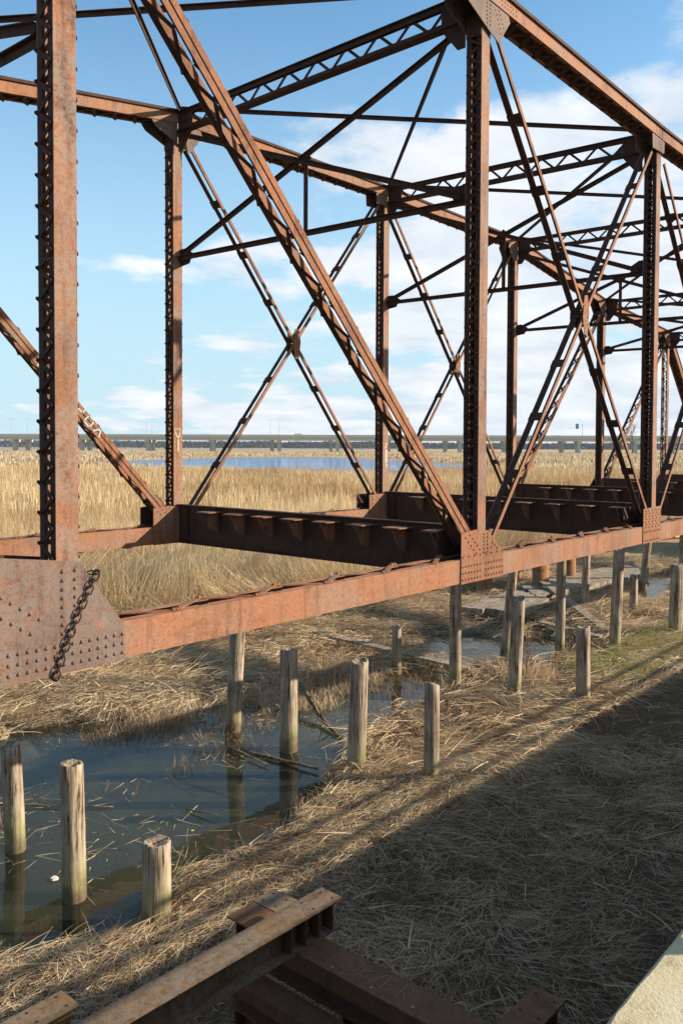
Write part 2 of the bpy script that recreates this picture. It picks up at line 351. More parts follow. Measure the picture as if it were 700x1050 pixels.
def chord_nodes(Z): return {k: (kx(k), Z[k]) for k in Z}
for side, (y, Z) in enumerate(((d, ZN), (d+W, ZF))):
    far = side == 1
    yc = y + CW/2
    # bottom chord: two channels laced on top
    mb = MB(); xa, xb = kx(0)-.3, kx(8)+.3
    for s in (0, 1):
        yy = y + s*CW; sg = 1 if s == 0 else -1
        mb.box(xa, xb, min(yy, yy+sg*.012), max(yy, yy+sg*.012), ZB0, ZB1)
        for z in (ZB0+.004, ZB1-.004): mb.box(xa, xb, min(yy+sg*.013, yy+sg*.09), max(yy+sg*.013, yy+sg*.09), z-.0035, z+.0035)
    o = P(mb, 'bottom_chord', M_rust_orange)
    lb = MB()
    for k in range(8):
        p0 = V(kx(k)+.55, yc, 0); p1 = V(kx(k+1)-.62, yc, 0)
        for z, nn in ((ZB1, 1), (ZB0, -1)):
            n = 10; st = (p1-p0).length/n; s = 1
            for i in range(n):
                q0 = p0 + XA*(i*st) + YA*(s*(CW/2-.03)) + ZA*(z+nn*(.006+(i % 2)*.012)); q1 = p0 + XA*((i+1)*st) - YA*(s*(CW/2-.03)) + ZA*(z+nn*(.006+(i % 2)*.012))
                lb.bar(q0, q1, ZA, .010, .055); s = -s
                lb.rivet(q1+ZA*nn*.005+XA*.0, ZA*nn, .022); 
                e = q1 + YA*(.018 if s < 0 else -.018); lb.obox(e + ZA*(nn*.006), XA*.05, YA*.024, ZA*.006)
                lb.rivet(e + XA*.03 + ZA*nn*.011, ZA*nn, .018); lb.rivet(e - XA*.03 + ZA*nn*.011, ZA*nn, .018)
    lb.build('lacing', M_rust, o)
    # top chord
    top = MB(); tl = MB()
    for k in range(1, 7):
        p = V(kx(k), 0, Z[k]); q = V(kx(k+1), 0, Z[k+1]); T = (q-p).normalized(); N = V(-T.z, 0, T.x); L = (q-p).length
        if N.z < 0: N = -N
        c = (p+q)/2
        for s in (0, 1):
            yy = y + s*CW; sg = 1 if s == 0 else -1
            top.obox(c + YA*(yy+sg*.006), T*(L/2+.01), YA*.006, N*.103)
            top.obox(c + YA*(yy+sg*.04) - N*.099, T*(L/2+.01), YA*.026, N*.004)
            top.obox(c + YA*(yy-sg*.016) + N*.104, T*(L/2+.01), YA*.016, N*.004)      # upper angle, turned out
            tl.obox(c + YA*(yy-sg*.0335) + N*.098, T*(L/2+.01), YA*.0015, N*.024)
            for i in range(int(L/.16)):
                if s == 0: top.rivet(c + T*(-L/2+.08+i*.16) + YA*(yy-.016) + N*.100, -N, .010)
        top.obox(c + YA*yc + N*.115, T*(L/2+.01), YA*(CW/2+.030), N*.006)               # cover plate
        lacing(tl, p + T*.55 + YA*yc, q - T*.55 + YA*yc, YA, -N, CW/2-.04, .108, .20, .075, .01, .02)
    o = P(top, 'top_chord', M_rust_orange)
    tl.build('lacing', M_rust_dark_shade, o)
    # end posts
    for k0, k1 in ((1, 0), (7, 8)):
        p = V(kx(k0), yc, Z[k0]); q = V(kx(k1), yc, ZBC)
        mb = MB(); T = (q-p).normalized(); N = T.cross(YA); L = (q-p).length; c = (p+q)/2
        if N.z < 0: N = -N
        for s in (-1, 1): mb.obox(c + YA*(s*(CW/2-.006)), T*(L/2), YA*.006, N*.11)
        mb.obox(c + N*.117, T*(L/2), YA*(CW/2+.03), N*.006)
        for s in (-1, 1): mb.obox(c + YA*(s*(CW/2-.04)) - N*.105, T*(L/2), YA*.026, N*.004)
        o = P(mb, 'end_post', M_rust); lb = MB(); lacing(lb, p+T*.5, q-T*.5, YA, -N, CW/2-.04, .112, .25, .06); lb.build('lacing', M_rust_dark_shade, o)
    # posts
    for k in range(1, 8):
        hip = k in (1, 7)
        laced((kx(k), yc, ZB1-.25), (kx(k), yc, Z[k]-.12), YA, .195, .233, M_rust_dark_shade, 'post', M_rust_post,   .118 if not hip else .2, bw=.036 if not hip else .03, fl=.066 if not hip else .03)
    # heavy diagonals
    for kt, kb in ((1, 2), (2, 3), (6, 5), (7, 6)):
        sgn = 1 if kb > kt else -1
        laced((kx(kt)+sgn*.12, yc, Z[kt]-.22), (kx(kb)-sgn*.22, yc, ZBC+.32), YA, .16, .225, M_rust_dark_shade, 'main_diagonal', M_rust, .33, split=True, bw=.04, fl=.06, fln=.01)
    # crossed light diagonals
    for k in (3, 4):
        p1, p2 = (kx(k)+.32, yc, Z[k]-.45), (kx(k+1)-.24, yc, ZBC+.35)
        q1, q2 = (kx(k+1)-.26, yc, Z[k+1]-.35), (kx(k)+.33, yc, ZBC+.35)
        light_diag(p1, p2, .215); light_diag(q1, q2, .197)
        x = (p1[0]+p2[0])/2; 
        t = .5; mx = (Vector(p1)+Vector(p2)+Vector(q1)+Vector(q2))/4
        for yy in (yc-.1075-.014, yc+.1075+.003):
            g = MB(); sq = 1 if yy < yc else .72; g.prism([(mx.x+a_*sq, yy, mx.z+b_*sq) for a_, b_ in ((-.06, .30), (.05, .32), (.11, .05), (.06, -.30), (-.05, -.32), (-.11, -.05))], YA, .01)
            for j in range(8): g.rivet((mx.x-.035+(j % 2)*.07, yy, mx.z-.21+j*.06), -YA, .012)
            P(g, 'crossing_plate', M_rust)
    # gussets
    for k in range(0, 9):
        kd, fl = kinds[k]; bottom_gusset(k, y, g_poly(kd, fl), g_riv(kd, fl), M_gusset if k == 2 else M_rust)
    for k in range(1, 8):
        x, z = kx(k), Z[k]
        if k == 4: poly = [(-.45, .0), (-.42, -.36), (.14, -.33), (.16, 0)]
        elif k in (3, 5): poly = [(-.72, -.05), (-.5, -.30), (-.02, -.48), (.25, -.57), (.54, -.20), (.45, -.04)]
        else: poly = [(-.5, -.05), (-.25, -.45), (.25, -.45), (.6, -.05)]
        if k >= 5: poly = [(-px, pz) for px, pz in poly]
        for yy in (y+.014, y+CW-.03):
            g = MB(); g.prism([(x+px, yy, z+pz) for px, pz in poly], YA, .012)
            if yy < yc:
                sx = -1 if k >= 5 else 1
                for j in range(6):
                    g.rivet((x+sx*(-.05+.0*j), yy, z-.16-.05*j), -YA, .013); g.rivet((x+sx*.03, yy, z-.16-.05*j), -YA, .013)
                    if k != 4: g.rivet((x+sx*(.16+.03*j), yy, z-.17-.05*j), -YA, .013); g.rivet((x+sx*(.25+.03*j), yy, z-.15-.045*j), -YA, .013)
            P(g, 'gusset_plate', M_gusset)
        s = MB()                                   # splice rivets on the chord web
        sx = -.45 if k == 3 else .3
        for i in range(6):
            for j in range(3): s.rivet((x-.25+i*.075+(.55 if k == 3 else 0), y, z-.06+.06*j - (.0)), -YA, .012)
        P(s, 'splice_rivets', M_rust_orange)

# floor beams, top struts, sway frames, laterals
for k in range(0, 9):
    x = kx(k); y0, y1 = d+.30, d+W+.05; z0, z1 = 2.86, 3.545
    mb = MB(); mb.box(x-.006, x+.006, y0, y1, z0, z1)
    for z, e in ((z0, 1), (z1, -1)):
        mb.box(x-.075, x+.075, y0+.02, y1-.02, min(z, z+e*.014), max(z, z+e*.014)); 
        for s in (-1, 1): mb.box(x+s*.0135-.006, x+s*.0135+.006, y0+.02, y1-.02, min(z+e*.015, z+e*.12), max(z+e*.015, z+e*.12))
    n = 38
    for i in range(n):
        yy = y0+.15+i*(y1-y0-.3)/(n-1)
        mb.rivet((x-.02, yy, z1-.07), -XA, .014); mb.rivet((x-.02, yy, z0+.07), -XA, .014); mb.rivet((x-.05, yy, z1), ZA, .014)
    # end knee plate
    for s, ye in ((1, y0), (-1, y1)):
        mb.prism([(x-.03, ye+s*.02, z1), (x-.03, ye+s*.30, z1-.05), (x-.03, ye+s*.30, z0+.05), (x-.03, ye+s*.02, z0)], -XA, .01)
    fb = P(mb, 'floor_beam', M_rust_dark_shade)
    for i in range(8):
        yy = 11.1 - i*.665
        for s in (-1, 1):
            b = MB(); b.box(*(sorted((x+s*.022, x+s*.37))), yy-.15, yy+.15, z1-.085, z1-.07)
            zt = z1-.086
            b.prism([(x+s*.022, yy-.006, zt), (x+s*.36, yy-.006, zt), (x+s*.20, yy-.006, zt-.26), (x+s*.022, yy-.006, zt-.36)], YA, .012)
            b.build('stringer_seat', M_rust, fb)
def ladder_strut(k):
    x = kx(k); za, zb = ZN[k], ZF[k]; mb = MB(); yA, yB = d+CW+.005, d+W-.005
    for dz in (.06, -.28):
        A1 = V(x, yA, za+dz); B1 = V(x, yB, zb+dz)
        mb.bar(A1, B1, XA, .16, .012); 
        for s in (-1, 1): mb.bar(A1+XA*s*.03-ZA*(.042 if dz > 0 else -.042), B1+XA*s*.03-ZA*(.042 if dz > 0 else -.042), XA, .009, .07)
    o = P(mb, 'top_strut', M_rust_dark_shade)
    lb = MB(); n = 20; L = yB-yA
    for i in range(n):
        t0, t1 = i/n, (i+1)/n; zz0 = za+(zb-za)*t0; zz1 = za+(zb-za)*t1
        top_, bot = .02, -.24
        p, q = (V(x, yA+L*t0, zz0+(top_ if i % 2 else bot)), V(x, yA+L*t1, zz1+(bot if i % 2 else top_)))
        lb.bar(p, q, XA, .012, .045)
    lb.build('lacing', M_rust_dark_shade, o)
    for ye in (yA, yB):
        s = 1 if ye == yA else -1; g = MB(); zc = za if s == 1 else zb
        g.prism([(x-.02, ye, zc+.08), (x-.02, ye+s*.38, zc+.08), (x-.02, ye+s*.38, zc-.30), (x-.02, ye+s*.12, zc-.62), (x-.02, ye, zc-.62)], -XA, .012); P(g, 'strut_gusset', M_rust_dark_shade)
for k in range(1, 8): ladder_strut(k)
ZS = {2: 7.9, 3: 7.95, 4: 7.95, 5: 7.95, 6: 7.9}
for k in (2, 3, 4, 5, 6):
    x = kx(k); yA, yB = d+.29, d+W+.06; zs = ZS[k]
    def angle(a_, b_, w=.085, name='sway_brace'):
        m_ = MB(); a_ = Vector(a_); b_ = Vector(b_); m_.bar(a_, b_, XA, w, .011); T = (b_-a_).normalized(); N = T.cross(XA)
        m_.bar(a_+N*.04, b_+N*.04, XA, .011, .075); return P(m_, name, M_rust_dark_shade)
    angle((x+.02, yA, zs-.06), (x+.02, yB, zs+.03), .1, 'sway_strut')
    zt0, zt1 = ZN[k]-.28, ZF[k]-.28
    angle((x+.045, yA+.1, zt0), (x+.045, yB-.1, zs+.1)); angle((x-.045, yA+.1, zs), (x-.045, yB-.1, zt1))
    ym = (yA+yB)/2; zm = (zt0+zt1)/4+zs/2
    m_ = MB(); m_.bar((x+.09, ym, zm+.08), (x+.09, ym, zs-.02), XA, .01, .085); P(m_, 'sway_hanger', M_rust_dark_shade)
    for ye, s in ((yA, 1), (yB, -1)):
        g = MB(); g.prism([(x+.075, ye-s*.02, zs-.14), (x+.075, ye+s*.24, zs-.11), (x+.075, ye+s*.34, zs+.06), (x+.075, ye+s*.14, zs+.17), (x+.075, ye-s*.02, zs+.17)], -XA, .012); P(g, 'sway_gusset', M_rust_dark_shade)
    g = MB(); g.prism([(x+.065, ym-.15, zm), (x+.065, ym, zm+.12), (x+.065, ym+.15, zm), (x+.065, ym, zm-.14)], -XA, .01); P(g, 'sway_gusset', M_rust_dark_shade)
for k in range(1, 7):
    for fl in (0, 1):
        ka, kb = (k, k+1) if not fl else (k+1, k)
        m_ = MB(); p = V(kx(ka), d+CW, ZN[ka]+.14+.03*fl); q = V(kx(kb), d+W, ZF[kb]+.14+.03*fl)
        m_.bar(p, q, ZA, .011, .075); m_.bar(p-ZA*.035, q-ZA*.035, ZA, .065, .011); P(m_, 'lateral_brace', M_rust_dark_shade)

# spray paint marks on far truss members
mb = MB(); T = (V(kx(3)-.22, 0, ZBC+.32)-V(kx(2)+.12, 0, ZF[2]-.22)); L = T.length; T.normalize(); N = T.cross(YA)
yf = d+W+CW/2-.225/2
def stroke(mb, c, path, w, dy=.0035):
    for p, q in zip(path[:-1], path[1:]):
        A1 = c + T*p[0] + N*p[1]; B1 = c + T*q[0] + N*q[1]; dd = (B1-A1).normalized(); mb.obox((A1+B1)/2, (B1-A1)/2+dd*w*.3, YA*.0015, dd.cross(YA)*(w/2))
base = V(kx(2)+.12, yf-.0035, ZF[2]-.22)
glyphs = [[(0, -.07), (.0, .07), (.12, .07)], [(0, -.07), (0, .07), (.12, -.07), (.12, .07)], [(.12, .07), (0, .07), (0, -.07), (.12, -.07), (.12, .0)], [(0, -.08), (.14, .08)], [(0, .0), (.12, .0), (.12, .08)], [(0, .07), (.14, .07), (.14, -.07), (0, -.07), (0, .07)], [(0, -.05), (.08, .07), (.15, -.05)]]
pos = np.linspace(4.75, 6.15, 7)
for g, t in zip(glyphs, pos): stroke(mb, base + T*float(t), [(px, pz) for px, pz in g], .028)
P(mb, 'spray_paint', M_teal)
mb = MB(); T = ZA; N = XA; yp = d+W+CW/2-.233/2-.004
c = V(kx(3), yp, 4.72)
stroke(mb, c, [(0, 0), (.14, .05), (.20, .03), (.19, .0), (.15, -.01), (.19, -.04), (.20, -.07), (.14, -.08), (0, 0)], .022)
stroke(mb, c, [(0, 0), (-.22, .0)], .03)
P(mb, 'spray_paint', M_palepaint)
mb = MB(); c = V(kx(4), yp, 4.4); stroke(mb, c, [(-.18, .02), (.1, .02)], .075); stroke(mb, c, [(.16, -.02), (.28, .04)], .04); stroke(mb, c, [(-.28, .03), (-.2, .03)], .05); P(mb, 'spray_paint', M_palepaint)

# chain over the gusset plate
ch = empty('chain', (3.6, d-.05, 3.2), 'dark iron chain draped diagonally across the big gusset plate', 'chain')
p0 = V(3.80, d-.045, 3.60); p1 = V(3.43, d-.045, 2.83); n = 15
def link_mesh(R_=.024, hl=.016, r=.0058):
    mb = MB(); pts = []
    for i in range(16):
        t = i*math.tau/16; pts.append(V(R_*.95*math.cos(t), 0, R_*math.sin(t) + (hl if math.sin(t) > 0 else -hl)))
    pts.append(pts[0]); pts.append(pts[1])
    return mb.tube(pts, r, 6, False)
lm = link_mesh(); first = None
path = [V(3.79, d+.06, 3.585), V(3.80, d-.005, 3.60)] + [p0.lerp(p1, i/n) + V(-.02*math.sin(math.pi*i/n), 0, 0) for i in range(n+1)] + [V(3.43, d+.02, 2.825)]
for i in range(len(path)-1):
    c = (path[i]+path[i+1])/2; T_ = (path[i+1]-path[i]).normalized(); q = T_.to_track_quat('Z', 'Y').to_matrix().to_4x4()
    M4 = Matrix.Translation(c) @ q @ Matrix.Rotation(R(45 if i % 2 else -45), 4, 'Z')
    if first is None: o = lm.build('link', M_chain, ch, True); first = o
    else: o = first.copy(); COL.objects.link(o); o.parent = ch
    o.matrix_parent_inverse = Matrix.Translation(ch.location).inverted(); o.matrix_basis = M4

# ------------------------------------------------------------------ terrain
def vnoise(x, y, s=1.0, seed=0):
    x = np.asarray(x, float)*s+seed*17.3; y = np.asarray(y, float)*s-seed*9.1
    xi, yi = np.floor(x), np.floor(y); xf, yf_ = x-xi, y-yi
    h = lambda i, j: np.modf(np.sin(i*127.1+j*311.7+seed*3.7)*43758.5453)[0] % 1.0
    u, v = xf*xf*(3-2*xf), yf_*yf_*(3-2*yf_)
    return (h(xi, yi)*(1-u)+h(xi+1, yi)*u)*(1-v) + (h(xi, yi+1)*(1-u)+h(xi+1, yi+1)*u)*v
def fbm(x, y, s, seed=0, o=4): return sum(vnoise(x, y, s*2**i, seed+i)*.5**i for i in range(o))/sum(.5**i for i in range(o))
def inside_dist(x, y, poly):
    """signed distance, positive inside"""
    x = np.asarray(x, float); y = np.asarray(y, float); dist = np.full(x.shape, 1e9); ins = np.zeros(x.shape, bool); n = len(poly)
    for i in range(n):
        (x1, y1), (x2, y2) = poly[i], poly[(i+1) % n]; ex, ey = x2-x1, y2-y1
        t = np.clip(((x-x1)*ex+(y-y1)*ey)/(ex*ex+ey*ey), 0, 1); dist = np.minimum(dist, np.hypot(x-x1-t*ex, y-y1-t*ey))
        c = ((y1 > y) != (y2 > y)) & (x < ex*(y-y1)/(ey if ey else 1e-9)+x1); ins ^= c
    return np.where(ins, dist, -dist)
POOL1 = [(-6, 7.5), (2, 7.25), (3.8, 7.1), (4.75, 6.75), (5.6, 6.98), (6.3, 7.08), (7.3, 7.25), (8.45, 7.5), (9.2, 7.75), (9.9, 8.35), (10.9, 8.7), (12, 8.75), (13.3, 8.7), (14.3, 9.3), (13.9, 10.2), (12.6, 10.5), (11.4, 10.7), (10.6, 11.0), (9.4, 11.3), (8.3, 11.9), (7.1, 12.6), (5.6, 12.5), (4, 13.1), (1, 14.3), (-6, 15)]
POOL2 = [(15.2, 9.6), (16.0, 8.7), (17.4, 8.3), (18.8, 8.5), (19.0, 9.3), (18.0, 10.0), (17.6, 11.2), (16.3, 11.4), (15.3, 10.6)]
POOL3 = [(20.6, 13.6), (22, 13.2), (24.0, 13.3), (24.6, 14.4), (22.5, 15.2), (20.9, 14.6)]
POOL4 = [(24.5, 9.4), (27.5, 9.6), (31, 10.6), (31, 11.6), (27.5, 10.9), (24.8, 10.2)]
RIVER = [(118, 168), (112, 134), (104, 109), (101, 92), (108, 84), (124, 84), (172, 112), (200, 142), (221, 172), (262, 228), (240, 249), (185, 226), (146, 205)]
RIVER2 = [(300, 1300), (560, 1000), (800, 700), (950, 640), (820, 900), (600, 1200), (400, 1500)]
def gz(x, y):
    x = np.asarray(x, float); y = np.asarray(y, float)
    r = np.hypot(x, y); wob = (fbm(x, y, .9, 3)-.5)*1.5 + (fbm(x, y, 3.1, 9, 3)-.5)*1.0
    z = .065 + .09*(fbm(x, y, .7, 1)-.40) + .05*fbm(x, y, 3.5, 5, 3) + .10*np.clip((y-11)/4, 0, 1)*(fbm(x, y, 1.1, 15, 3)-.3)
    z += .05*np.exp(-((y-6.0)/.4)**2)*(x < 60) * (.3+fbm(x, y, .8, 21, 2)) + .05/(1+np.exp((y-5.6)*4))*(x < 80)
    z += .12*np.clip((y-12)/6, 0, 1)*np.clip((60-r)/30, 0, 1)
    z += np.clip(r-60, 0, 200)/200*.15
    near = r < 70
    for p, amp in ((POOL1, .6), (POOL2, .9), (POOL3, .5), (POOL4, .5)):
        sd = inside_dist(x, y, p) + wob*amp
        t = np.clip((sd+.35)/.9, 0, 1); t = t*t*(3-2*t); z = np.where(near, z*(1-t) + (-.42)*t, z)
    for p, q in ((RIVER, 6.0), (RIVER2, 30.)):
        sd = inside_dist(x, y, p); t = np.clip((sd+q)/(2*q), 0, 1); z = z*(1-t) + (-1.5)*t
    return z
def axis(lo, hi, st, far, g=1.05):
    c = list(np.arange(lo, hi, st)); s = st; x = hi; hi_l = []
    while x < far: hi_l.append(x); s *= g; x += s
    lo_l = []; s = st; x = lo-st
    while x > -far*.6: lo_l.append(x); s *= g*1.02; x -= s
    return np.array(lo_l[::-1] + c + hi_l + [far])
gx, gy = axis(0, 30, .09, 4000), axis(-.5, 19, .09, 4000)
GX, GY = np.meshgrid(gx, gy, indexing='ij'); GZ = gz(GX, GY)
nx, ny = GX.shape; idx = np.arange(nx*ny).reshape(nx, ny)
q = np.stack([idx[:-1, :-1], idx[1:, :-1], idx[1:, 1:], idx[:-1, 1:]], -1).reshape(-1, 4)
tag(np_mesh('ground', np.stack([GX, GY, GZ], -1).reshape(-1, 3), q, M_ground, smooth=True), kind='structure')
w = MB(); w.add([(-2300, -2300, 0), (3990, -2300, 0), (3990, 3990, 0), (-2300, 3990, 0)], [(0, 1, 2, 3)])
tag(w.build('water', M_water), kind='structure')

# ------------------------------------------------------------------ blades
def blades(name, Pn, D, L, Wd, droop, tint, mat, segs=3):
    n = len(Pn); D = D/np.linalg.norm(D, axis=1)[:, None]
    rnd = rng.normal(size=(n, 3)); S = np.cross(D, rnd); S /= np.linalg.norm(S, axis=1)[:, None]
    C = np.cross(D, S)
    curl = rng.normal(size=n)*.12
    vs = []
    for i in range(segs+1):
        t = i/segs; c = Pn + D*(L*t)[:, None]; c = c + C*(curl*L*t*t)[:, None]; c[:, 2] -= droop*L*t*t
        wv = S*(Wd*(1-.75*t)*.5)[:, None]; vs += [c-wv, c+wv]
    Vv = np.stack(vs, 1).reshape(-1, 3); m_ = 2*(segs+1); base = (np.arange(n)*m_)[:, None]
    q = np.concatenate([base + np.array([[2*i, 2*i+1, 2*i+3, 2*i+2]]) for i in range(segs)], 1).reshape(-1, 4)
    return np_mesh(name, Vv, q, mat, np.repeat(tint, m_))
def frustum(n, r0, r1, half=.52, power=.5):
    u = rng.random(n); r = (r0**(1/power) + u*(r1**(1/power)-r0**(1/power)))**power
    th = (rng.random(n)*2-1)*half; az = A + th
    return r*np.sin(az), r*np.cos(az), r
# flattened straw mat
def mat_layer(name, n, r0, r1, Lr, Wr, lift, mat, sel, power=.5, prevail=.6, tilt=.16, half=.56, tr=(0, 1)):
    x, y, r = frustum(n, r0, r1, half, power); z = gz(x, y); k = sel(x, y, z, r); x, y, z, r = x[k], y[k], z[k], r[k]; n = len(x)
    ang = fbm(x, y, .45, 31, 3)*math.tau*1.6 + rng.normal(size=n)*prevail
    clump = fbm(x, y, 1.7, 41, 3)
    el = np.abs(rng.normal(size=n))*tilt
    D = np.stack([np.cos(ang)*np.cos(el), np.sin(ang)*np.cos(el), np.sin(el)], 1)
    L = rng.uniform(*Lr, n)*(1+.0*r); Wd = rng.uniform(*Wr, n)
    Pn = np.stack([x, y, z + rng.random(n)*lift*(.3+1.4*clump)], 1)
    t = tr[0] + (tr[1]-tr[0])*np.clip(rng.random(n)*.75 + (clump-.35)*.6, 0, 1)
    return blades(name, Pn, D, L, Wd, rng.uniform(.0, .35, n), t, mat)
def reedzone(x, y): return y + 1.8*(fbm(x, y, .25, 77, 3)-.5)*2 - 14.2 - np.clip((x-24)*.12, 0, 3)
mudk = lambda x, y: ~((x > 9.6) & (y > 7.1) & (y < 12.2) & (x < 24)) | (rng.random(len(x)) < .22 + np.clip((fbm(x, y, .8, 95, 3)-.44)*7, 0, 1))
land = lambda x, y, z, r: (z > -.08) & mudk(x, y) & (reedzone(x, y) < 1.0) & (y > 1.2)
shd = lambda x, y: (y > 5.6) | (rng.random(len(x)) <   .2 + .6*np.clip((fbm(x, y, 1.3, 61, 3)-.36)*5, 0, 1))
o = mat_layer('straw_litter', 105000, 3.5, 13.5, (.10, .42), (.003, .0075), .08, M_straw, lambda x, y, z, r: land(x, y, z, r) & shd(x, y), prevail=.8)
tag(o, 'tangled flattened straw covering the near bank', 'straw', kind='stuff')
o = mat_layer('straw_litter', 150000, 11.5, 36, (.2, .8), (.008, .018), .15, M_straw, lambda x, y, z, r: land(x, y, z, r) & (y > 5.7), prevail=.6, half=.5, tilt=.22, tr=(.15, 1))
tag(o, 'flattened straw lying beneath and beyond the truss bridge', 'straw', kind='stuff')
o = mat_layer('straw_leaves', 14000, 4, 30, (.08, .45), (.007, .017), .10, M_straw, land, prevail=1.1, tilt=.2, power=.6)
tag(o, 'broad dead reed leaves strewn over the straw', 'straw', kind='stuff')
# tousled bank tufts
def tufts(name, n, sel, hr, mat, per, r0, r1, spread=.12, wr=(.003, .007), half=.55, lean=.6, power=.5):
    x, y, r = frustum(n, r0, r1, half, power); z = gz(x, y); k = sel(x, y, z, r); x, y, z = x[k], y[k], z[k]; m_ = len(x)
    X = np.repeat(x, per)+rng.normal(size=m_*per)*spread*.5; Y = np.repeat(y, per)+rng.normal(size=m_*per)*spread*.5; Zz = np.maximum(gz(X, Y)-.02, -.09)
    az = rng.random(m_*per)*math.tau; la = np.repeat(rng.random(m_)*math.tau, per); e = np.abs(rng.normal(size=m_*per))*lean
    D = np.stack([np.cos(az)*e + np.cos(la)*lean*.9, np.sin(az)*e + np.sin(la)*lean*.9, np.ones(m_*per)*.7], 1)
    L = np.repeat(rng.uniform(*hr, m_), per)*rng.uniform(.5, 1.1, m_*per)
    return blades(name, np.stack([X, Y, Zz], 1), D, L, rng.uniform(*wr, m_*per), rng.uniform(.1, .7, m_*per), np.clip(rng.random(m_*per)*.8+np.repeat(rng.random(m_), per)*.3, 0, 1), mat)
o = tufts('bank_grass', 1300, lambda x, y, z, r: (z > -.06) & (y > 5.6) & (y < 7.9) & (rng.random(len(x)) < .2 + 2.2*(fbm(x, y, 1.2, 19, 3)-.35)) & (np.hypot(x-4.92, y-6.52) > .5) & (np.hypot(x-9.38, y-6.43) > .5), (.14, .38), M_straw, 26, 5.5, 16)
tag(o, 'tousled pale dry grass along the pool edge', 'grass', kind='stuff')
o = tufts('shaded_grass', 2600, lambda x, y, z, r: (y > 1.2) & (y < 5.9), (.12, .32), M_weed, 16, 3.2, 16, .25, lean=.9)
tag(o, 'low dry brown grass in the shade of the road bridge', 'grass', kind='stuff')
o = tufts('pool_stubble', 16000, lambda x, y, z, r: (z > -.5) & (z < .05) & (y > 7.3) & (y < 14) & ((z > -.2) | (y > 9.3)) & (fbm(x, y, .8, 23, 3) > .50), (.2, .5), M_weed, 7, 7, 22, .16, (.004, .010), lean=.22)
tag(o, 'brown broken stubble standing in the shallow pool', 'stubble', kind='stuff')
o = tufts('reed_clump', 16000, lambda x, y, z, r: (((x-11.7)/1.5)**2 + ((y-10.6)/.9)**2 < 1) | (((x-8.6)/1.0)**2 + ((y-11.4)/.35)**2 < 1) | (((x-14.9)/.7)**2+((y-8.0)/.5)**2 < .8), (.3, .75), M_straw, 10, 8, 20, .2, (.005, .012), lean=.25)
tag(o, 'ragged clumps of dry reed standing behind the pool pilings', 'reeds', kind='stuff')
o = tufts('brown_weeds', 9000, lambda x, y, z, r: (z > -.1) & (y > 6.6) & (y < 15) & (fbm(x, y, .7, 29, 3) > .5), (.2, .6), M_weed, 9, 9, 30, .25, (.004, .010), lean=.2)
tag(o, 'thin brown weeds standing among the timber pilings', 'weeds', kind='stuff')
o = tufts('green_grass', 6500, lambda x, y, z, r: (x > 15.5) & (x < 24) & (y > 6.0) & (y < 7.6), (.3, .7), M_green, 12, 15, 25, .25, (.004, .009), lean=.16)
tag(o, 'thin green grass growing among straw near the right-hand pilings', 'grass', kind='stuff')
# standing reeds
def reeds(name, n, r0, r1, hr, wr, power, sel, lean=.12, mat=M_reed, segs=3, half=.5):
    x, y, r = frustum(n, r0, r1, half, power); z = gz(x, y); k = sel(x, y, z, r); x, y, z, r = x[k], y[k], z[k], r[k]; n = len(x)
    cl = fbm(x, y, .35, 51, 3); edge = np.clip(reedzone(x, y)/5, 0.25, 1)
    la = fbm(x, y, .3, 61, 2)*math.tau*1.5; lod = np.clip((.62-fbm(x, y, .4, 71, 3)*edge**.5)*2.2, 0, 1)*np.clip((45-r)/15, 0, 1)
    az = la + rng.normal(size=n)*.6; e = np.abs(rng.normal(size=n))*lean + lod*1.3
    D = np.stack([np.cos(az)*np.sin(e), np.sin(az)*np.sin(e), np.cos(e).clip(.08)], 1)
    L = rng.uniform(*hr, n)*(.45+.6*cl+.5*fbm(x, y, .08, 52, 3))*(.6+.4*edge); 
    return blades(name, np.stack([x, y, z-.03+rng.random(n)*.1], 1), D, L, rng.uniform(*wr, n), rng.uniform(.02, .3, n), np.clip(rng.random(n)*.7+(cl-.4)*.9+(fbm(x, y, .06, 53, 3)-.45)*1.1, 0, 1), mat, segs)
rz = lambda x, y, z, r: (z > .03) & (reedzone(x, y) > rng.normal(size=len(x))*.5)
tag(reeds('reeds', 95000, 17, 48, (.9, 1.7), (.010, .022), .62, rz), 'golden standing reeds just beyond the truss bridge', 'reeds', kind='stuff')
tag(reeds('reeds', 75000, 46, 150, (1.0, 1.6), (.035, .08), .62, rz, segs=2), 'golden reed marsh stretching back to the river', 'reeds', kind='stuff')
tag(reeds('reeds', 40000, 150, 620, (.6, 1.2), (.15, .45), .62, lambda x, y, z, r: (z > .03) & (rng.random(len(x)) < .35+.9*fbm(x, y, .02, 88, 3)), segs=2, mat=M_straw), 'brown far marsh below the highway bridge', 'marsh', kind='stuff')

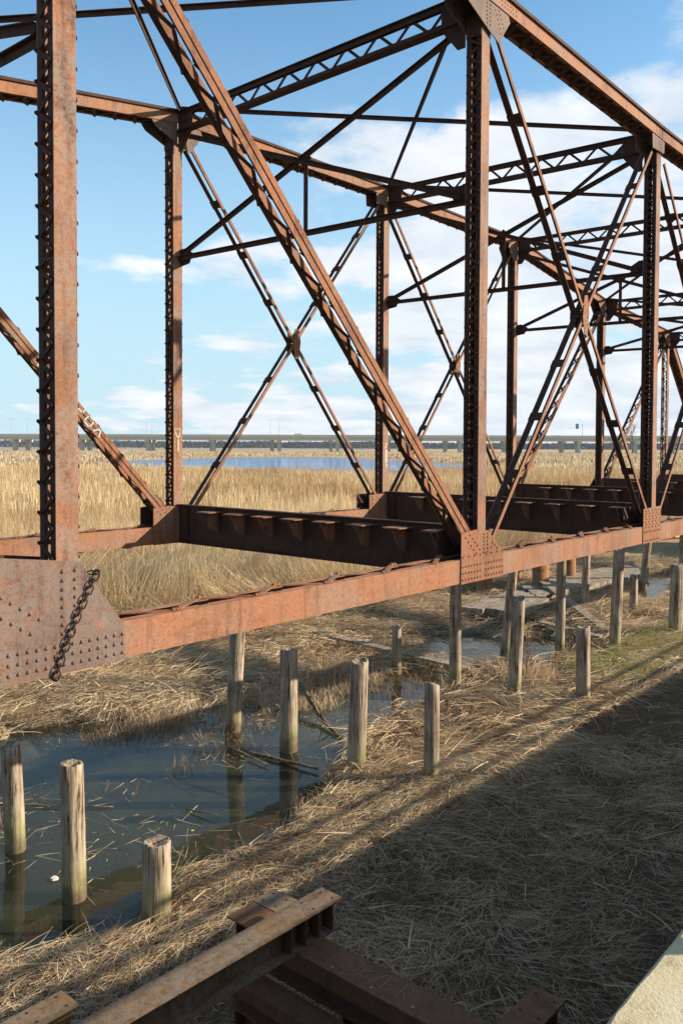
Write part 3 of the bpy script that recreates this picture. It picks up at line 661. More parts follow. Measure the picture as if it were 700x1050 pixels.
# ------------------------------------------------------------------ timber pilings
def pile(i, bx, by, tx, ty, tz, r, label, cut=0., hollow=0.):
    tz -= r*(4.6-tz)/math.hypot(tx, ty)
    rs = random.Random(i*13+5); n = 20; rings = 16; mb = MB()
    A0 = V(bx, by, .05); A1 = V(tx, ty, tz); dr = (A1-A0)/(tz-.05); zb = -1.2
    prof = [rs.uniform(-.09, .07) for _ in range(n)]; prof = [(prof[j]+prof[j-1])/2 for j in range(n)]
    deep = set(rs.sample(range(n), 3)); vs = []
    for k in range(rings+1):
        t = k/rings; z = zb + (tz-zb)*t; c = A0 + dr*(z-.05)
        for j in range(n):
            a_ = j*math.tau/n; rr = r*(1.05-.07*t)*(1+prof[j]*.6+rs.uniform(-.018, .018)) * (1-(.10*t if j in deep else 0))
            vs.append(c + V(math.cos(a_)*rr, math.sin(a_)*rr, (rs.uniform(-.02, .02) + cut*math.cos(a_)) if k == rings else 0))
    nf = len(vs); c = A0 + dr*(tz-.05)
    for q, dz in ((.82, .012), (.45, -.01)):
        for j in range(n):
            a_ = j*math.tau/n; vs.append(c + V(math.cos(a_)*r*q, math.sin(a_)*r*q, dz+rs.uniform(-.012, .012)-hollow*(1-q) + cut*math.cos(a_)*q))
    vs.append(c + V(0, 0, -.015-hollow))
    fs = [(k*n+j, k*n+(j+1) % n, (k+1)*n+(j+1) % n, (k+1)*n+j) for k in range(rings) for j in range(n)]
    fs += [(rings*n+j, rings*n+(j+1) % n, nf+(j+1) % n, nf+j) for j in range(n)]
    fs += [(nf+j, nf+(j+1) % n, nf+n+(j+1) % n, nf+n+j) for j in range(n)] + [(nf+n+j, nf+n+(j+1) % n, len(vs)-1) for j in range(n)]
    mb.add(vs, fs); mb.add([vs[j] for j in range(n)], [tuple(range(n-1, -1, -1))])
    o = mb.build('timber_pile', M_pile, None, False)
    for f in o.data.polygons: f.use_smooth = True
    tag(o, label, 'piling', 'old timber pilings left from the former trestle')
    return o
piles = [
 (4.82, 8.98, 4.79, 9.01, 1.24, .112, 'pale timber pile standing in the pool at the very left edge', .02, .0),
 (4.69, 7.57, 4.67, 7.58, 1.43, .122, 'tall bleached timber pile in the pool, between the left-edge pile and the short cracked one', .0, .02),
 (4.92, 6.52, 4.92, 6.52, .89, .138, 'short cracked timber pile on the bank, nearest the foreground steel beams', .0, .03),
 (9.18, 10.16, 9.23, 10.09, 1.92, .13, 'leaning timber pile in the pool whose top hides behind the orange bottom chord, leftmost such', .0, .0),
 (9.13, 8.86, 9.13, 8.86, 1.57, .132, 'split-topped timber pile in the pool beside a floating branch', .0, .02),
 (9.06, 7.48, 9.09, 7.45, 1.64, .130, 'timber pile with green-stained foot at the near edge of the pool', .02, .02),
 (9.38, 6.43, 9.38, 6.43, 1.44, .105, 'brown timber pile on the straw bank beside the edge of the big shadow', -.03, .0),
 (13.67, 10.24, 13.67, 10.24, .94, .095, 'short thin broken timber pile in shallow water beside the long fallen plank', .06, .0),
 (13.62, 8.81, 13.62, 8.81, 2.2, .112, 'tall timber pile directly under the left end of the middle gusset plate', .0, .0),
 (13.79, 7.65, 13.84, 7.59, 1.83, .122, 'tall grey timber pile right of the middle gusset, standing in front of a thinner pile', .05, .02),
 (16.56, 9.41, 16.68, 9.28, 2.08, .108, 'leaning slim timber pile rising from the small puddle behind a tall grey pile', .0, .0),
 (17.69, 8.66, 17.71, 8.65, 2.25, .108, 'slim timber pile in the puddle with the plank platform behind it', .0, .0),
 (14.02, 6.41, 14.01, 6.42, 1.46, .122, 'short pale timber pile on the bank nearest the shadow, below the fallen boards', .0, .03),
 (18.24, 7.62, 18.3, 7.56, 2.34, .122, 'tallest free-topped timber pile, standing right of the plank platform', .02, .0),
 (22.41, 10.25, 22.45, 10.2, 1.9, .105, 'thin notched timber pile in front of the long plank platform', .0, .0),
 (22.77, 9.0, 22.78, 8.99, 1.12, .108, 'short stump-like timber pile between the tallest pile and the dark leaning one', .0, .02),
 (26.91, 10.33, 27.03, 10.19, 1.95, .122, 'dark leaning timber pile beneath the right-hand gusset plate', .0, .0),
 (20.51, 7.08, 20.54, 7.05, 1.83, .155, 'thick pale-topped timber pile in green grass by the right edge', .0, .04),
 (32.73, 11.05, 32.75, 11.04, 1.7, .15, 'dark timber pile cut off by the right edge beyond the yellow boom', .0, .0),
]
for i, p in enumerate(piles): pile(i, *p)

# ------------------------------------------------------------------ steel pipe piles with cap beams
def pipe(x, y, z, r, label):
    mb = MB(); n = 28; vs = []
    for zz, rr in ((-.8, r), (z, r), (z, r*.93), (z-.5, r*.93)):
        for j in range(n): vs.append((x+rr*math.cos(j*math.tau/n), y+rr*math.sin(j*math.tau/n), zz))
    fs = [(k*n+j, k*n+(j+1) % n, (k+1)*n+(j+1) % n, (k+1)*n+j) for k in range(3) for j in range(n)]
    mb.add(vs, fs); o = mb.build('pipe_pile', M_pipe, None, True); tag(o, label, 'pipe pile', 'rusty steel pipe piles under the bridge'); return o
pipe(23.59, 12.21, 1.10, .25, 'wide orange rusty pipe pile directly behind the plank platform')
pipe(25.88, 12.35, 1.0, .19, 'narrower rusty pipe pile right of the widest one, under a dark cap beam')
pipe(22.61, 13.58, .68, .24, 'low rusty pipe pile stub by the blue puddle below the middle gusset')
pipe(25.17, 13.9, .85, .16, 'thin rusty pipe pile between the low stub and the widest pipe')
def hbeam(mb, a_, b_, w_, h, t=.014, tw=.010):
    """rolled I section; a_, b_ are the ends of the top flange centre line"""
    a_ = Vector(a_); b_ = Vector(b_); T_ = (b_-a_).normalized(); S_ = T_.cross(ZA).normalized(); L_ = (b_-a_).length; c = (a_+b_)/2
    mb.obox(c - ZA*(t/2), T_*(L_/2), S_*(w_/2), ZA*(t/2)); mb.obox(c - ZA*(h-t/2), T_*(L_/2), S_*(w_/2), ZA*(t/2))
    mb.obox(c - ZA*(h/2), T_*(L_/2), S_*(tw/2), ZA*(h/2-t)); return mb
mb = MB(); hbeam(mb, (23.3, 11.9, 1.36), (23.9, 12.6, 1.36), .25, .26); tag(mb.build('cap_beam', M_rust_dark_shade), 'short dark steel cap beam on the widest pipe pile', 'steel beam')
mb = MB(); hbeam(mb, (25.5, 12.35, 1.26), (26.3, 12.35, 1.26), .25, .26); tag(mb.build('cap_beam', M_rust_dark_shade), 'short dark steel cap beam on the narrower pipe pile', 'steel beam')

# ------------------------------------------------------------------ foreground steel beams
def beam_thing(a_, b_, w_, h, mat, label, stiff=(), holes=(), name='steel_beam'):
    mb = MB(); hbeam(mb, a_, b_, w_, h); o = mb.build(name, mat); tag(o, label, 'steel beam', 'rusty steel beams stacked in the foreground')
    a_ = Vector(a_); b_ = Vector(b_); T_ = (b_-a_).normalized(); S_ = T_.cross(ZA).normalized()
    for s in stiff:
        for sd in (-1, 1):
            m_ = MB(); m_.obox(a_ + T_*s - ZA*(h/2) + S_*(sd*(w_/4+.002)), T_*.005, S_*(w_/4-.005), ZA*(h/2-.0145)); m_.build('stiffener', M_beam_dark, o)
    hm = MB()
    for (s, q) in holes:
        c = a_ + T_*s + S_*q + ZA*.0015; vs = [c + (T_*math.cos(j*math.tau/10)+S_*math.sin(j*math.tau/10))*.010 for j in range(10)]
        hm.prism(vs, ZA, .001)
    if holes: hm.build('bolt_hole', M_chain, o)
    return o
HO = [(-.06, .06), (-.06, -.06), (-.26, .06), (-.26, -.06)]
beam_thing((4.73, 4.135, 1.25), (1.0, 4.235, 1.25), .215, .22, M_beam, 'long grey and orange steel beam lying across the others, topmost in the foreground', (.10, .24, .38, .52), [(-s, q) for s, q in HO])
beam_thing((4.395, 4.78, 1.028), (4.395, 1.9, 1.028), .27, .26, M_beam_dark, 'wide red-brown cross beam with chalk scrawl, running under the topmost beam', (.1,), [])
beam_thing((4.66, 4.80, 1.027), (4.66, 4.28, 1.027), .235, .22, M_beam, 'short orange-edged beam end poking out behind the topmost beam', (), [(.06, .06), (.06, -.06), (.2, .06), (.2, -.06)])
beam_thing((4.095, 4.52, .80), (4.095, 3.55, .80), .19, .20, M_beam_dark, 'small dark beam low beneath the topmost beam', (), [])
beam_thing((4.72, 2.35, 1.25), (1.0, 2.35, 1.25), .21, .22, M_beam_dark, 'dark grey-brown beam end with four bolt holes at the bottom edge of the picture', (.1, .25), [(-s, q) for s, q in HO])
beam_thing((2.90, 4.735, 1.10), (1.0, 4.735, 1.10), .20, .20, M_beam, 'orange-edged beam end with bolt holes in the bottom left corner', (), [(-s, q) for s, q in HO])
beam_thing((1.4, 5.0, .895), (1.4, 1.9, .895), .22, .22, M_beam_dark, 'cross beam carrying the left ends of the foreground beams', (), [])
def hpile(x, y, z1, label):
    mb = MB()
    mb.box(x-.1, x+.1, y-.11, y-.098, -1, z1); mb.box(x-.1, x+.1, y+.098, y+.11, -1, z1); mb.box(x-.006, x+.006, y-.097, y+.097, -1, z1)
    tag(mb.build('steel_pile', M_beam_dark), label, 'steel pile', 'steel piles carrying the foreground beams')
hpile(4.395, 3.55, .767, 'dark steel pile under the wide chalk-marked cross beam')
hpile(4.395, 2.35, .767, 'dark steel pile below the crossing with the four-hole beam')
hpile(4.095, 4.3, .599, 'dark steel pile under the small low beam')
hpile(1.4, 4.2, .674, 'steel pile under the left end of the topmost beam'); hpile(1.4, 2.35, .674, 'steel pile under the left end of the four-hole beam')
# chalk scrawl on the cross beam: loop and letters seen upside down along the flange
mb = MB(); zc = 1.0295
def chalk(path, w_=.006):
    for p_, q_ in zip(path[:-1], path[1:]):
        A1 = V(*p_, zc); B1 = V(*q_, zc); dd = (B1-A1).normalized(); mb.obox((A1+B1)/2, (B1-A1)/2+dd*.002, dd.cross(ZA)*(w_/2), ZA*.0008)
def glyph(y0, pts, sc=.10):                       # along -Y, up towards +X
    return [(4.34+v*sc*1.3, y0 - u*sc) for u, v in pts]
chalk(glyph(3.70, [(-.4, .9), (.3, 1.2), (.9, .9), (.9, .3), (.3, 0), (-.5, .1)]))
chalk(glyph(3.66, [(-.1, -.4), (.9, .1)])); chalk(glyph(3.60, [(-.1, 1.0), (.4, .5), (.9, .95)])); chalk(glyph(3.60, [(.4, .5), (.1, -.2)]))
chalk(glyph(3.47, [(0, 0), (.5, 1.1)])); chalk(glyph(3.38, [(.6, 1.1), (0, 1.0), (0, 0), (.7, .1)])); chalk(glyph(3.38, [(0, .5), (.5, .55)]))
chalk(glyph(3.25, [(0, 0), (0, 1.1), (.5, 1.1), (.7, .8), (.4, .5), (0, .5)])); chalk(glyph(3.25, [(.3, .5), (.8, 0)]))
cb = [o for o in bpy.data.objects if o.name.startswith('steel_beam') and 'chalk' in o['label']][0]
mb.build('chalk_writing', M_chalk, cb)
mb = MB()
for (x, y) in ((4.31, 3.76), (4.31, 3.42), (4.33, 3.10)): mb.prism([(x+.011*math.cos(j*math.tau/8), y+.013*math.sin(j*math.tau/8), 1.029) for j in range(8)], ZA, .001)
mb.build('paint_dot', M_redpaint, cb)

# ------------------------------------------------------------------ road bridge carrying the viewer
rb = empty('road_bridge', (2, -4, 2.8), 'concrete road bridge with pale concrete kerb in the bottom right corner', 'bridge')
def rough_slab(x0, x1, y0, y1, z0, z1, step, amp):
    """slab with a slightly chipped outer top edge"""
    mb = MB(); rs = random.Random(4); xs = list(np.arange(x0, x1+1e-6, step)); n = len(xs); vs = []
    for x in xs:
        e = rs.uniform(-amp, amp)
        vs += [(x, y0, z0), (x, y1, z0), (x, y1+e*.3, z1-.012-abs(e)*.5), (x, y1-.014+e, z1), (x, (y0+y1)/2, z1), (x, y0, z1)]
    fs = []
    for i in range(n-1):
        for j in range(6): fs.append((i*6+j, (i+1)*6+j, (i+1)*6+(j+1) % 6, i*6+(j+1) % 6))
    fs += [tuple(range(5, -1, -1)), tuple((n-1)*6+j for j in range(6))]; fs = [f[::-1] for f in fs]
    return mb.add(vs, fs)
rough_slab(-40, .2, .3, .825, 2.65, 3.21, 1., .0).build('parapet', M_conc, rb); rough_slab(.2, 4, .3, .825, 2.65, 3.21, .05, .004).build('parapet', M_conc, rb); rough_slab(4, 80, .3, .825, 2.65, 3.21, 1., .0).build('parapet', M_conc, rb)
mb = MB(); mb.box(-40, 80, -9.5, .298, 2.5, 2.8); mb.build('deck', M_asph, rb)
for y in (-8.5, -6, -3.5, -1): 
    mb = MB(); mb.box(-40, 80, y-.2, y+.2, 1.75, 2.498); mb.build('girder', M_conc, rb)
for x in (-16, 20, 56):
    mb = MB(); mb.box(x-.5, x+.5, -9, -1, 1.05, 1.748); mb.build('pier_cap', M_conc, rb)
    for y in (-7.5, -2.5): mb = MB(); mb.tube([(x, y, -1), (x, y, 1.05)], .5, 20); mb.build('pier_column', M_conc, rb)
for z, r in ((3.94, .035), (4.24, .04)):
    mb = MB(); mb.tube([(-40, -.12, z), (80, -.12, z)], r, 12); mb.build('handrail', M_pole, rb)
for i in range(40):
    mb = MB(); x = -38.8+i*3; mb.box(x-.03, x+.03, -.15, -.09, 2.8, 4.24); mb.build('rail_post', M_pole, rb)
for i, x in enumerate((kx(0), kx(8))):
    mb = MB(); mb.prism([(x-.9, d-.8, -1), (x+.9, d-.8, -1), (x+.9, d+W+1.1, -1), (x-.9, d+W+1.1, -1)], ZA, 3.5); mb.box(x-1.1, x+1.1, d-1, d+W+1.3, 2.5, 2.83)
    tag(mb.build('concrete_pier', M_conc), ['concrete pier under the near end of the truss bridge', 'concrete pier under the far end of the truss bridge'][i], 'pier')

# ------------------------------------------------------------------ planks, sticks and bits
def plank(p_, q_, w_, t, label, name='plank', cat='plank', mat=M_plank):
    mb = MB(); p_ = Vector(p_); q_ = Vector(q_); T_ = (q_-p_).normalized(); S_ = T_.cross(ZA).normalized(); rs = random.Random(len(label))
    mb.prism([p_+S_*w_/2, p_+S_*w_*.1+T_*.05, p_-S_*w_/2-T_*.04, q_-S_*w_/2, q_+S_*w_*.2+T_*.07, q_+S_*w_/2], T_.cross(S_)*-1 if T_.cross(S_).z < 0 else T_.cross(S_), t)
    return tag(mb.build(name, mat), label, cat)
gg = lambda x, y: float(gz(np.array([x]), np.array([y]))[0])
plank((14.47, 13.17, .26), (14.39, 9.03, .16), .22, .05, 'long narrow fallen plank lying behind the short broken pile')
plank((23.38, 12.0, .5), (19.6, 8.36, .16), .24, .05, 'long board slanting down from the plank platform to the tallest pile')
plank((19.38, 10.02, .18), (18.7, 8.19, .2), .22, .05, 'short board on the mud left of the slanting board')
pf = empty('plank_platform', (24, 12, .15), 'weathered grey plank platform lying on the marsh in front of the pipe piles', 'platform')
def platform(c0, c1, c2, c3, z, t, n, par):
    c0, c1, c2, c3 = [V(*c, z) for c in (c0, c1, c2, c3)]
    for i in range(n):
        g = .03; a0 = c0.lerp(c3, (i+g)/n); a1 = c0.lerp(c3, (i+1-g)/n); b0 = c1.lerp(c2, (i+g)/n); b1 = c1.lerp(c2, (i+1-g)/n)
        e = random.uniform(-.12, .12); dd = (b0-a0).normalized()
        mb = MB(); mb.prism([a0+dd*e, b0-dd*random.uniform(-.1, .1), b1-dd*.02, a1+dd*e], ZA, t+random.uniform(-.01, .01)); mb.build('board', M_plank, par)
platform((23.3, 12.7), (30.5, 12.1), (27.8, 10.6), (21.6, 11.3), .25, .16, 7, pf)
pf2 = empty('plank_platform', (20.5, 11.6, .15), 'smaller plank mat with dark end lying left of the larger platform', 'platform')
platform((19.0, 12.1), (22.3, 12.4), (21.6, 10.9), (19.2, 10.5), .22, .18, 5, pf2)
def stick(pts, r, label, mat=M_stick, cat='branch', name='branch', twigs=0):
    rs = random.Random(len(label)*7); mb = MB(); pts = [Vector(p) for p in pts]; P2 = []
    for p_, q_ in zip(pts[:-1], pts[1:]):
        for i in range(5): P2.append(p_.lerp(q_, i/5) + V(rs.uniform(-1, 1), rs.uniform(-1, 1), rs.uniform(-1, 1))*r*.35)
    P2.append(pts[-1]); mb.tube(P2, [r*(1.1-.6*i/len(P2)) for i in range(len(P2))], 7)
    for i in range(twigs):
        s = P2[rs.randrange(2, len(P2)-1)]; e = s + V(rs.uniform(-.25, .25), rs.uniform(-.25, .25), rs.uniform(.03, .22)); mb.tube([s, s.lerp(e, .5)+V(0, 0, .03), e], [r*.4, r*.25, r*.1], 5)
    return tag(mb.build(name, mat, None, True), label, cat, 'dead branches lying in the pool' if cat == 'branch' else None)
stick([(8.62, 9.35, .03), (8.78, 7.95, .05)], .030, 'long dark branch floating between two pilings in the pool', twigs=2)
stick([(10.95, 10.35, .34), (10.5, 9.5, .12), (10.0, 8.6, .03)], .045, 'dark forked branch sloping from the bank into the pool behind the split-topped pile', twigs=3)
stick([(8.55, 9.55, .06), (8.45, 8.6, .04)], .016, 'thin pale stick crossing the long floating branch', M_plank, twigs=1)
stick([(10.2, 7.95, .18), (11.0, 7.6, .22), (11.9, 7.5, .24)], .022, 'thin brown branch lying between the green-footed pile and the brown bank pile', twigs=3)
stick([(6.75, 8.35, .02), (6.85, 7.85, .06)], .010, 'short tan twig afloat in the middle of the pool', twigs=1)
stick([(5.2, 10.3, .03), (6.2, 9.1, .02)], .011, 'long thin stem floating beside the bleached pile', twigs=2)
stick([(15.6, 5.95, .25), (15.8, 5.6, .58)], .020, 'small pale stake leaning in the shadow edge near the right side', M_plank, 'stake', 'stake')
for i, (x, y, s, lb, mat, nm) in enumerate([(4.75, 8.05, .045, 'small pale stone in the water left of the bleached pile', M_stone, 'stone'), (6.45, 7.85, .018, 'tiny yellow leaf floating in the pool', M_yleaf, 'leaf'), (3.75, 2.6, .035, 'pale blue scrap of litter in the deep shade above the concrete kerb', M_bluewhite, 'litter_scrap')]):
    mb = MB(); rs = random.Random(i+3); n = 8; z = max(gg(x, y), -.0)+s*.3; vs = []
    for k, (q, h) in enumerate(((.7, -.5), (1, 0), (.75, .5))):
        for j in range(n): t = j*math.tau/n; vs.append((x+s*q*math.cos(t)*rs.uniform(.8, 1.2), y+s*q*math.sin(t)*rs.uniform(.8, 1.2), z+s*h*(.8 if nm != 'leaf' else .15)))
    fs = [(k*n+j, k*n+(j+1) % n, (k+1)*n+(j+1) % n, (k+1)*n+j) for k in range(2) for j in range(n)] + [tuple(range(n-1, -1, -1)), tuple(range(2*n, 3*n))]
    tag(mb.add(vs, fs).build(nm, mat), lb, nm.split('_')[0])
stick([(4.3, 5.9, .04), (4.9, 5.95, .06), (5.6, 6.0, .05)], .09, 'thick brown log half buried in straw beside the short cracked pile', M_stick, 'log', 'log')
def boom(pts, label):
    mb = MB(); mb.tube(pts, .085, 10); tag(mb.build('yellow_boom', M_yellow, None, True), label, 'boom')
boom([(24.6, 12.95, .3), (26.6, 12.6, .22), (28.4, 11.7, .22), (29.6, 11.2, .2)], 'yellow flexible boom lying behind the long plank platform')
boom([(37.5, 15.9, .32), (39.6, 15.1, .3), (42.5, 14.2, .3), (47.5, 13.5, .3)], 'yellow flexible boom on the marsh beyond the right-hand gusset')

# tall single weeds
def tall_weed(x, y, h, label):
    mb = MB(); z = gg(x, y); rs = random.Random(int(h*100)); top = V(x+rs.uniform(-.08, .08), y, z+h)
    mb.tube([(x, y, z-.05), V(x, y, z).lerp(top, .5)+V(.02, 0, 0), top], [.009, .006, .003], 5)
    for i in range(26):
        t = rs.uniform(.25, 1); s = V(x, y, z).lerp(top, t); e = s + V(rs.uniform(-1, 1), rs.uniform(-1, 1), rs.uniform(.3, 1.1))*.16*(1.25-t); mb.tube([s, e], [.004, .002], 4)
        for _ in range(3): c = s.lerp(e, rs.uniform(.5, 1)); mb.obox(c, V(.012, 0, .004), V(0, .009, .003), V(0, 0, .007))
    tag(mb.build('dried_weed', M_stick), label, 'weed')
tall_weed(14.6, 7.85, 1.05, 'tall dry brown weed standing left of the two close grey pilings')
tall_weed(17.0, 8.1, .95, 'pale dry weed standing at the puddle edge right of the grey pile')

# ------------------------------------------------------------------ far highway bridge
def fp(u_px, depth, z): 
    u = (u_px-350)/FPX; p = fwh*depth + rt*(u*depth); return V(p.x, p.y, z)
hb = empty('highway_bridge', fp(350, 660, 0), 'long grey concrete highway bridge crossing the marsh on the horizon', 'bridge')
def dpt(u_px): return 655 - (u_px)*.05
def strip(name, mat, off, z0, z1, half, par):
    mb = MB(); xs = [-900, 700, 1900]; pts = [fp(x, dpt(x)+off, 0) for x in xs]
    for p_, q_ in zip(pts[:-1], pts[1:]): mb.bar((p_.x, p_.y, (z0+z1)/2), (q_.x, q_.y, (z0+z1)/2), ZA, z1-z0, half*2)
    return mb.build(name, mat, par)
for off in (0, 26):
    strip('deck', M_conc_far, off+6, 10.9, 11.7, 6.8, hb); strip('barrier', M_conc_far, off-.9, 11.2, 13.1, .2, hb); strip('barrier', M_conc_far, off+12.9, 11.2, 13.1, .2, hb)
    for g in (1.2, 4.5, 7.8, 11): strip('girder', M_conc_far, off+g, 8.9, 10.89, .35, hb)
front = [-116, -50, 16, 84, 152, 219, 286, 346, 409, 471, 532, 592, 650, 706, 762]; back = [-98, -34, 29, 92, 157, 217, 279, 339, 398, 456, 516, 575, 632, 688]
for lst, off in ((front, 0), (back, 26)):
    for x in lst:
        p_ = fp(x, dpt(x)+off+6, 0); mb = MB(); mb.obox(p_+ZA*7.9, rt*1.5, fwh*6.0, ZA*.98); o = mb.build('pier', M_conc_far, hb)
        mb2 = MB(); mb2.obox(p_+ZA*2.9, rt*1.25, fwh*2.6, ZA*4.0); mb2.build('column', M_conc_far, o)
def lamp(x, off, h, label):
    p_ = fp(x, dpt(x)+off, 11.7); o = empty('street_lamp', p_, label, 'street lamp', 'street lamps on the highway bridge')
    mb = MB(); mb.tube([p_, p_+ZA*h], [.16, .09], 8); mb.build('pole', M_pole, o)
    for s in (-1, 1):
        mb = MB(); mb.tube([p_+ZA*h, p_+ZA*(h+.4)+rt*(s*1.6)], .06, 6); mb.obox(p_+ZA*(h+.35)+rt*(s*2.0), rt*.5, fwh*.2, ZA*.1); mb.build('lamp_arm', M_pole, o)
for x, off, lb in ((11, 12.5, 'leftmost street lamp on the far highway bridge'), (28, 14, 'second street lamp from the left on the far highway bridge'), (150, 12.5, 'street lamp left of the heart-marked far post'), (156, 14, 'street lamp closest beside the heart-marked far post'), (277, 12.5, 'left one of the lamp pair behind the crossed far diagonals'), (286, 14, 'right one of the lamp pair behind the crossed far diagonals')):
    lamp(x, off, 13, lb)
def car(x, off, mat, label, L=4.6, h=1.5, truck=False):
    p_ = fp(x, dpt(x)+off, 11.72); o = empty('car', p_, label, 'car' if not truck else 'truck'); mb = MB()
    prof = [(-L/2, .35), (-L/2, .85), (-L*.42, .95), (-L*.28, h), (L*.15, h), (L*.28, .95), (L*.48, .85), (L/2, .6), (L/2, .35)] if not truck else [(-L/2, .5), (-L/2, h), (L*.2, h), (L*.22, h*.85), (L*.42, h*.8), (L*.46, 1.4), (L/2, 1.3), (L/2, .5)]
    mb.prism([p_ + rt*u + ZA*v for u, v in prof], fwh, 1.8); mb.build('body', mat, o)
    g = MB(); g.prism([p_ - fwh*.02 + rt*u + ZA*v for u, v in ([(-L*.36, .98), (-L*.27, h-.12), (L*.13, h-.12), (L*.23, .98)] if not truck else [(L*.26, 1.5), (L*.26, h*.75), (L*.4, h*.72), (L*.43, 1.5)])], fwh, .03); g.build('window', M_glass, o)
    for u in (-L*.3, L*.3):
        for w2 in (.1, 1.7):
            c = p_ + rt*u + fwh*w2 + ZA*.33; t = MB(); t.tube([c-fwh*.12, c+fwh*.12], .33, 12); t.build('wheel', M_tyre, o)
car(30, 2, M_carr, 'dull red car on the highway bridge, leftmost'); car(163, 2, M_card, 'dark car on the highway bridge beside the far post'); car(306, 2, M_carw, 'white van on the highway bridge behind the crossed diagonals', 6.5, 2.4, True); car(322, 4, M_carw, 'white car just behind the white van on the highway bridge')
p_ = fp(596.5, dpt(596)+12.9, 12.9); sg = empty('road_sign', p_, 'green road sign on an arm above the highway bridge', 'sign')
mb = MB(); mb.tube([p_, p_+ZA*9.2], .2, 8); mb.tube([p_+ZA*8.5, p_+ZA*8.4-rt*5], .1, 6); mb.build('pole', M_pole, sg); mb = MB(); mb.obox(p_+ZA*7.4-rt*4, rt*1.15, fwh*.08, ZA*1.9); mb.build('sign_panel', M_green_sign, sg)

# ------------------------------------------------------------------ far woodland and bare trees
n = 60000; u = rng.uniform(-1.05, 1.05, n); dep = rng.uniform(1500, 1750, n)
lat = u*dep*.85; hh = 15*(.55+.55*fbm(lat, lat*0, .004, 5, 4)+.35*(fbm(lat, lat*0, .05, 8, 3)-.5)); hz = rng.random(n)**.8*hh
ctr = np.stack([fwh.x*dep+rt.x*lat, fwh.y*dep+rt.y*lat, hz], 1)
D = np.stack([rng.normal(size=n)*.5, rng.normal(size=n)*.5, rng.random(n)+.4], 1)
tag(blades('woodland', ctr-np.array([0, 0, 1.5]), D, rng.uniform(2, 5, n), rng.uniform(1.2, 3.2, n), np.zeros(n), rng.random(n), straw_mat('woodland_leafless', [(0, (.018, .022, .03)), (1, (.05, .05, .05))], 0), 2), 'dark leafless woodland along the horizon', 'woodland', kind='stuff')
tm = bpy.data.materials['woodland_leafless']
def bare_tree(x_px, depth, h, label, seed):
    rs = random.Random(seed); p_ = fp(x_px, depth, 0); o = empty('bare_tree', p_, label, 'tree', 'bare trees by the highway bridge'); tr = MB(); cr_ = MB()
    tr.tube([p_-ZA*.5, p_+ZA*h*.45], [h*.022, h*.013], 7)
    def grow(s, dv, L_, r, lv):
        e = s + dv*L_; (tr if lv == 0 else cr_).tube([s, e], [r, r*.6], 5 if lv < 2 else 3)
        if lv < 4:
            for _ in range(3 if lv < 3 else 4):
                q_ = Vector((rs.gauss(0, 1), rs.gauss(0, 1), rs.gauss(.2, .8))).normalized(); grow(s.lerp(e, rs.uniform(.6, 1)), (dv+q_*.75+ZA*.15).normalized(), L_*.68, max(r*.55, .025), lv+1)
    for _ in range(4):
        q_ = Vector((rs.gauss(0, .5), rs.gauss(0, .5), 1)).normalized(); grow(p_+ZA*h*rs.uniform(.28, .45), q_, h*.24, h*.010, 0)
    tr.build('trunk', M_bark, o); cr_.build('crown', M_bark, o)
for i, (x, dp, h, lb) in enumerate([(648, 520, 22, 'largest bare tree, behind the last laced diagonal near the right post'), (630, 540, 13, 'small bare tree left of the largest bare tree'), (493, 590, 14, 'bare tree behind the highway bridge left of the green sign'), (505, 800, 17, 'slender bare tree beside the one left of the green sign'), (573, 780, 18, 'low bare tree just left of the green road sign'), (668, 560, 16, 'bare tree between the two right-hand posts'), (690, 545, 14, 'bare tree at the right edge beyond the end post')]):
    bare_tree(x, dp, h, lb, 40+i)

# floating straw and stems on the pools
o = mat_layer('floating_straw', 17000, 5.5, 26, (.06, .45), (.003, .010), .0, M_straw, lambda x, y, z, r: (z < -.05) & (y > 6.5) & (y < 14.5) & (fbm(x, y, .9, 91, 3) + rng.random(len(x))*.25 > .72 - .035*(y-7)), prevail=1.2, tilt=.03)
co = np.empty(len(o.data.vertices)*3, np.float32); o.data.vertices.foreach_get('co', co); co = co.reshape(-1, 3); co[:, 2] = .004 + np.abs(rng.normal(size=len(co)))*.004; o.data.vertices.foreach_set('co', co.ravel()); o.data.update()
tag(o, 'loose straw and stems floating on the pools', 'straw', kind='stuff')
# air
xs = [c for c in (GX.min()-60, GX.max()+60)]; ys = [GY.min()-60, GY.max()+60]
mb = MB(); mb.box(xs[0], xs[1], ys[0], ys[1], -3.2, 45); km = bpy.data.materials.new('pale_air'); km.use_nodes = True; kt_ = km.node_tree; kt_.nodes.remove(kt_.nodes['Principled BSDF'])
pv = kt_.nodes.new('ShaderNodeVolumePrincipled'); pv.inputs['Color'].default_value = (.80, .88, 1, 1); pv.inputs['Density'].default_value = HAZE; kt_.links.new(pv.outputs[0], kt_.nodes['Material Output'].inputs['Volume'])
if HAZE > 0: tag(mb.build('haze', km), kind='stuff')
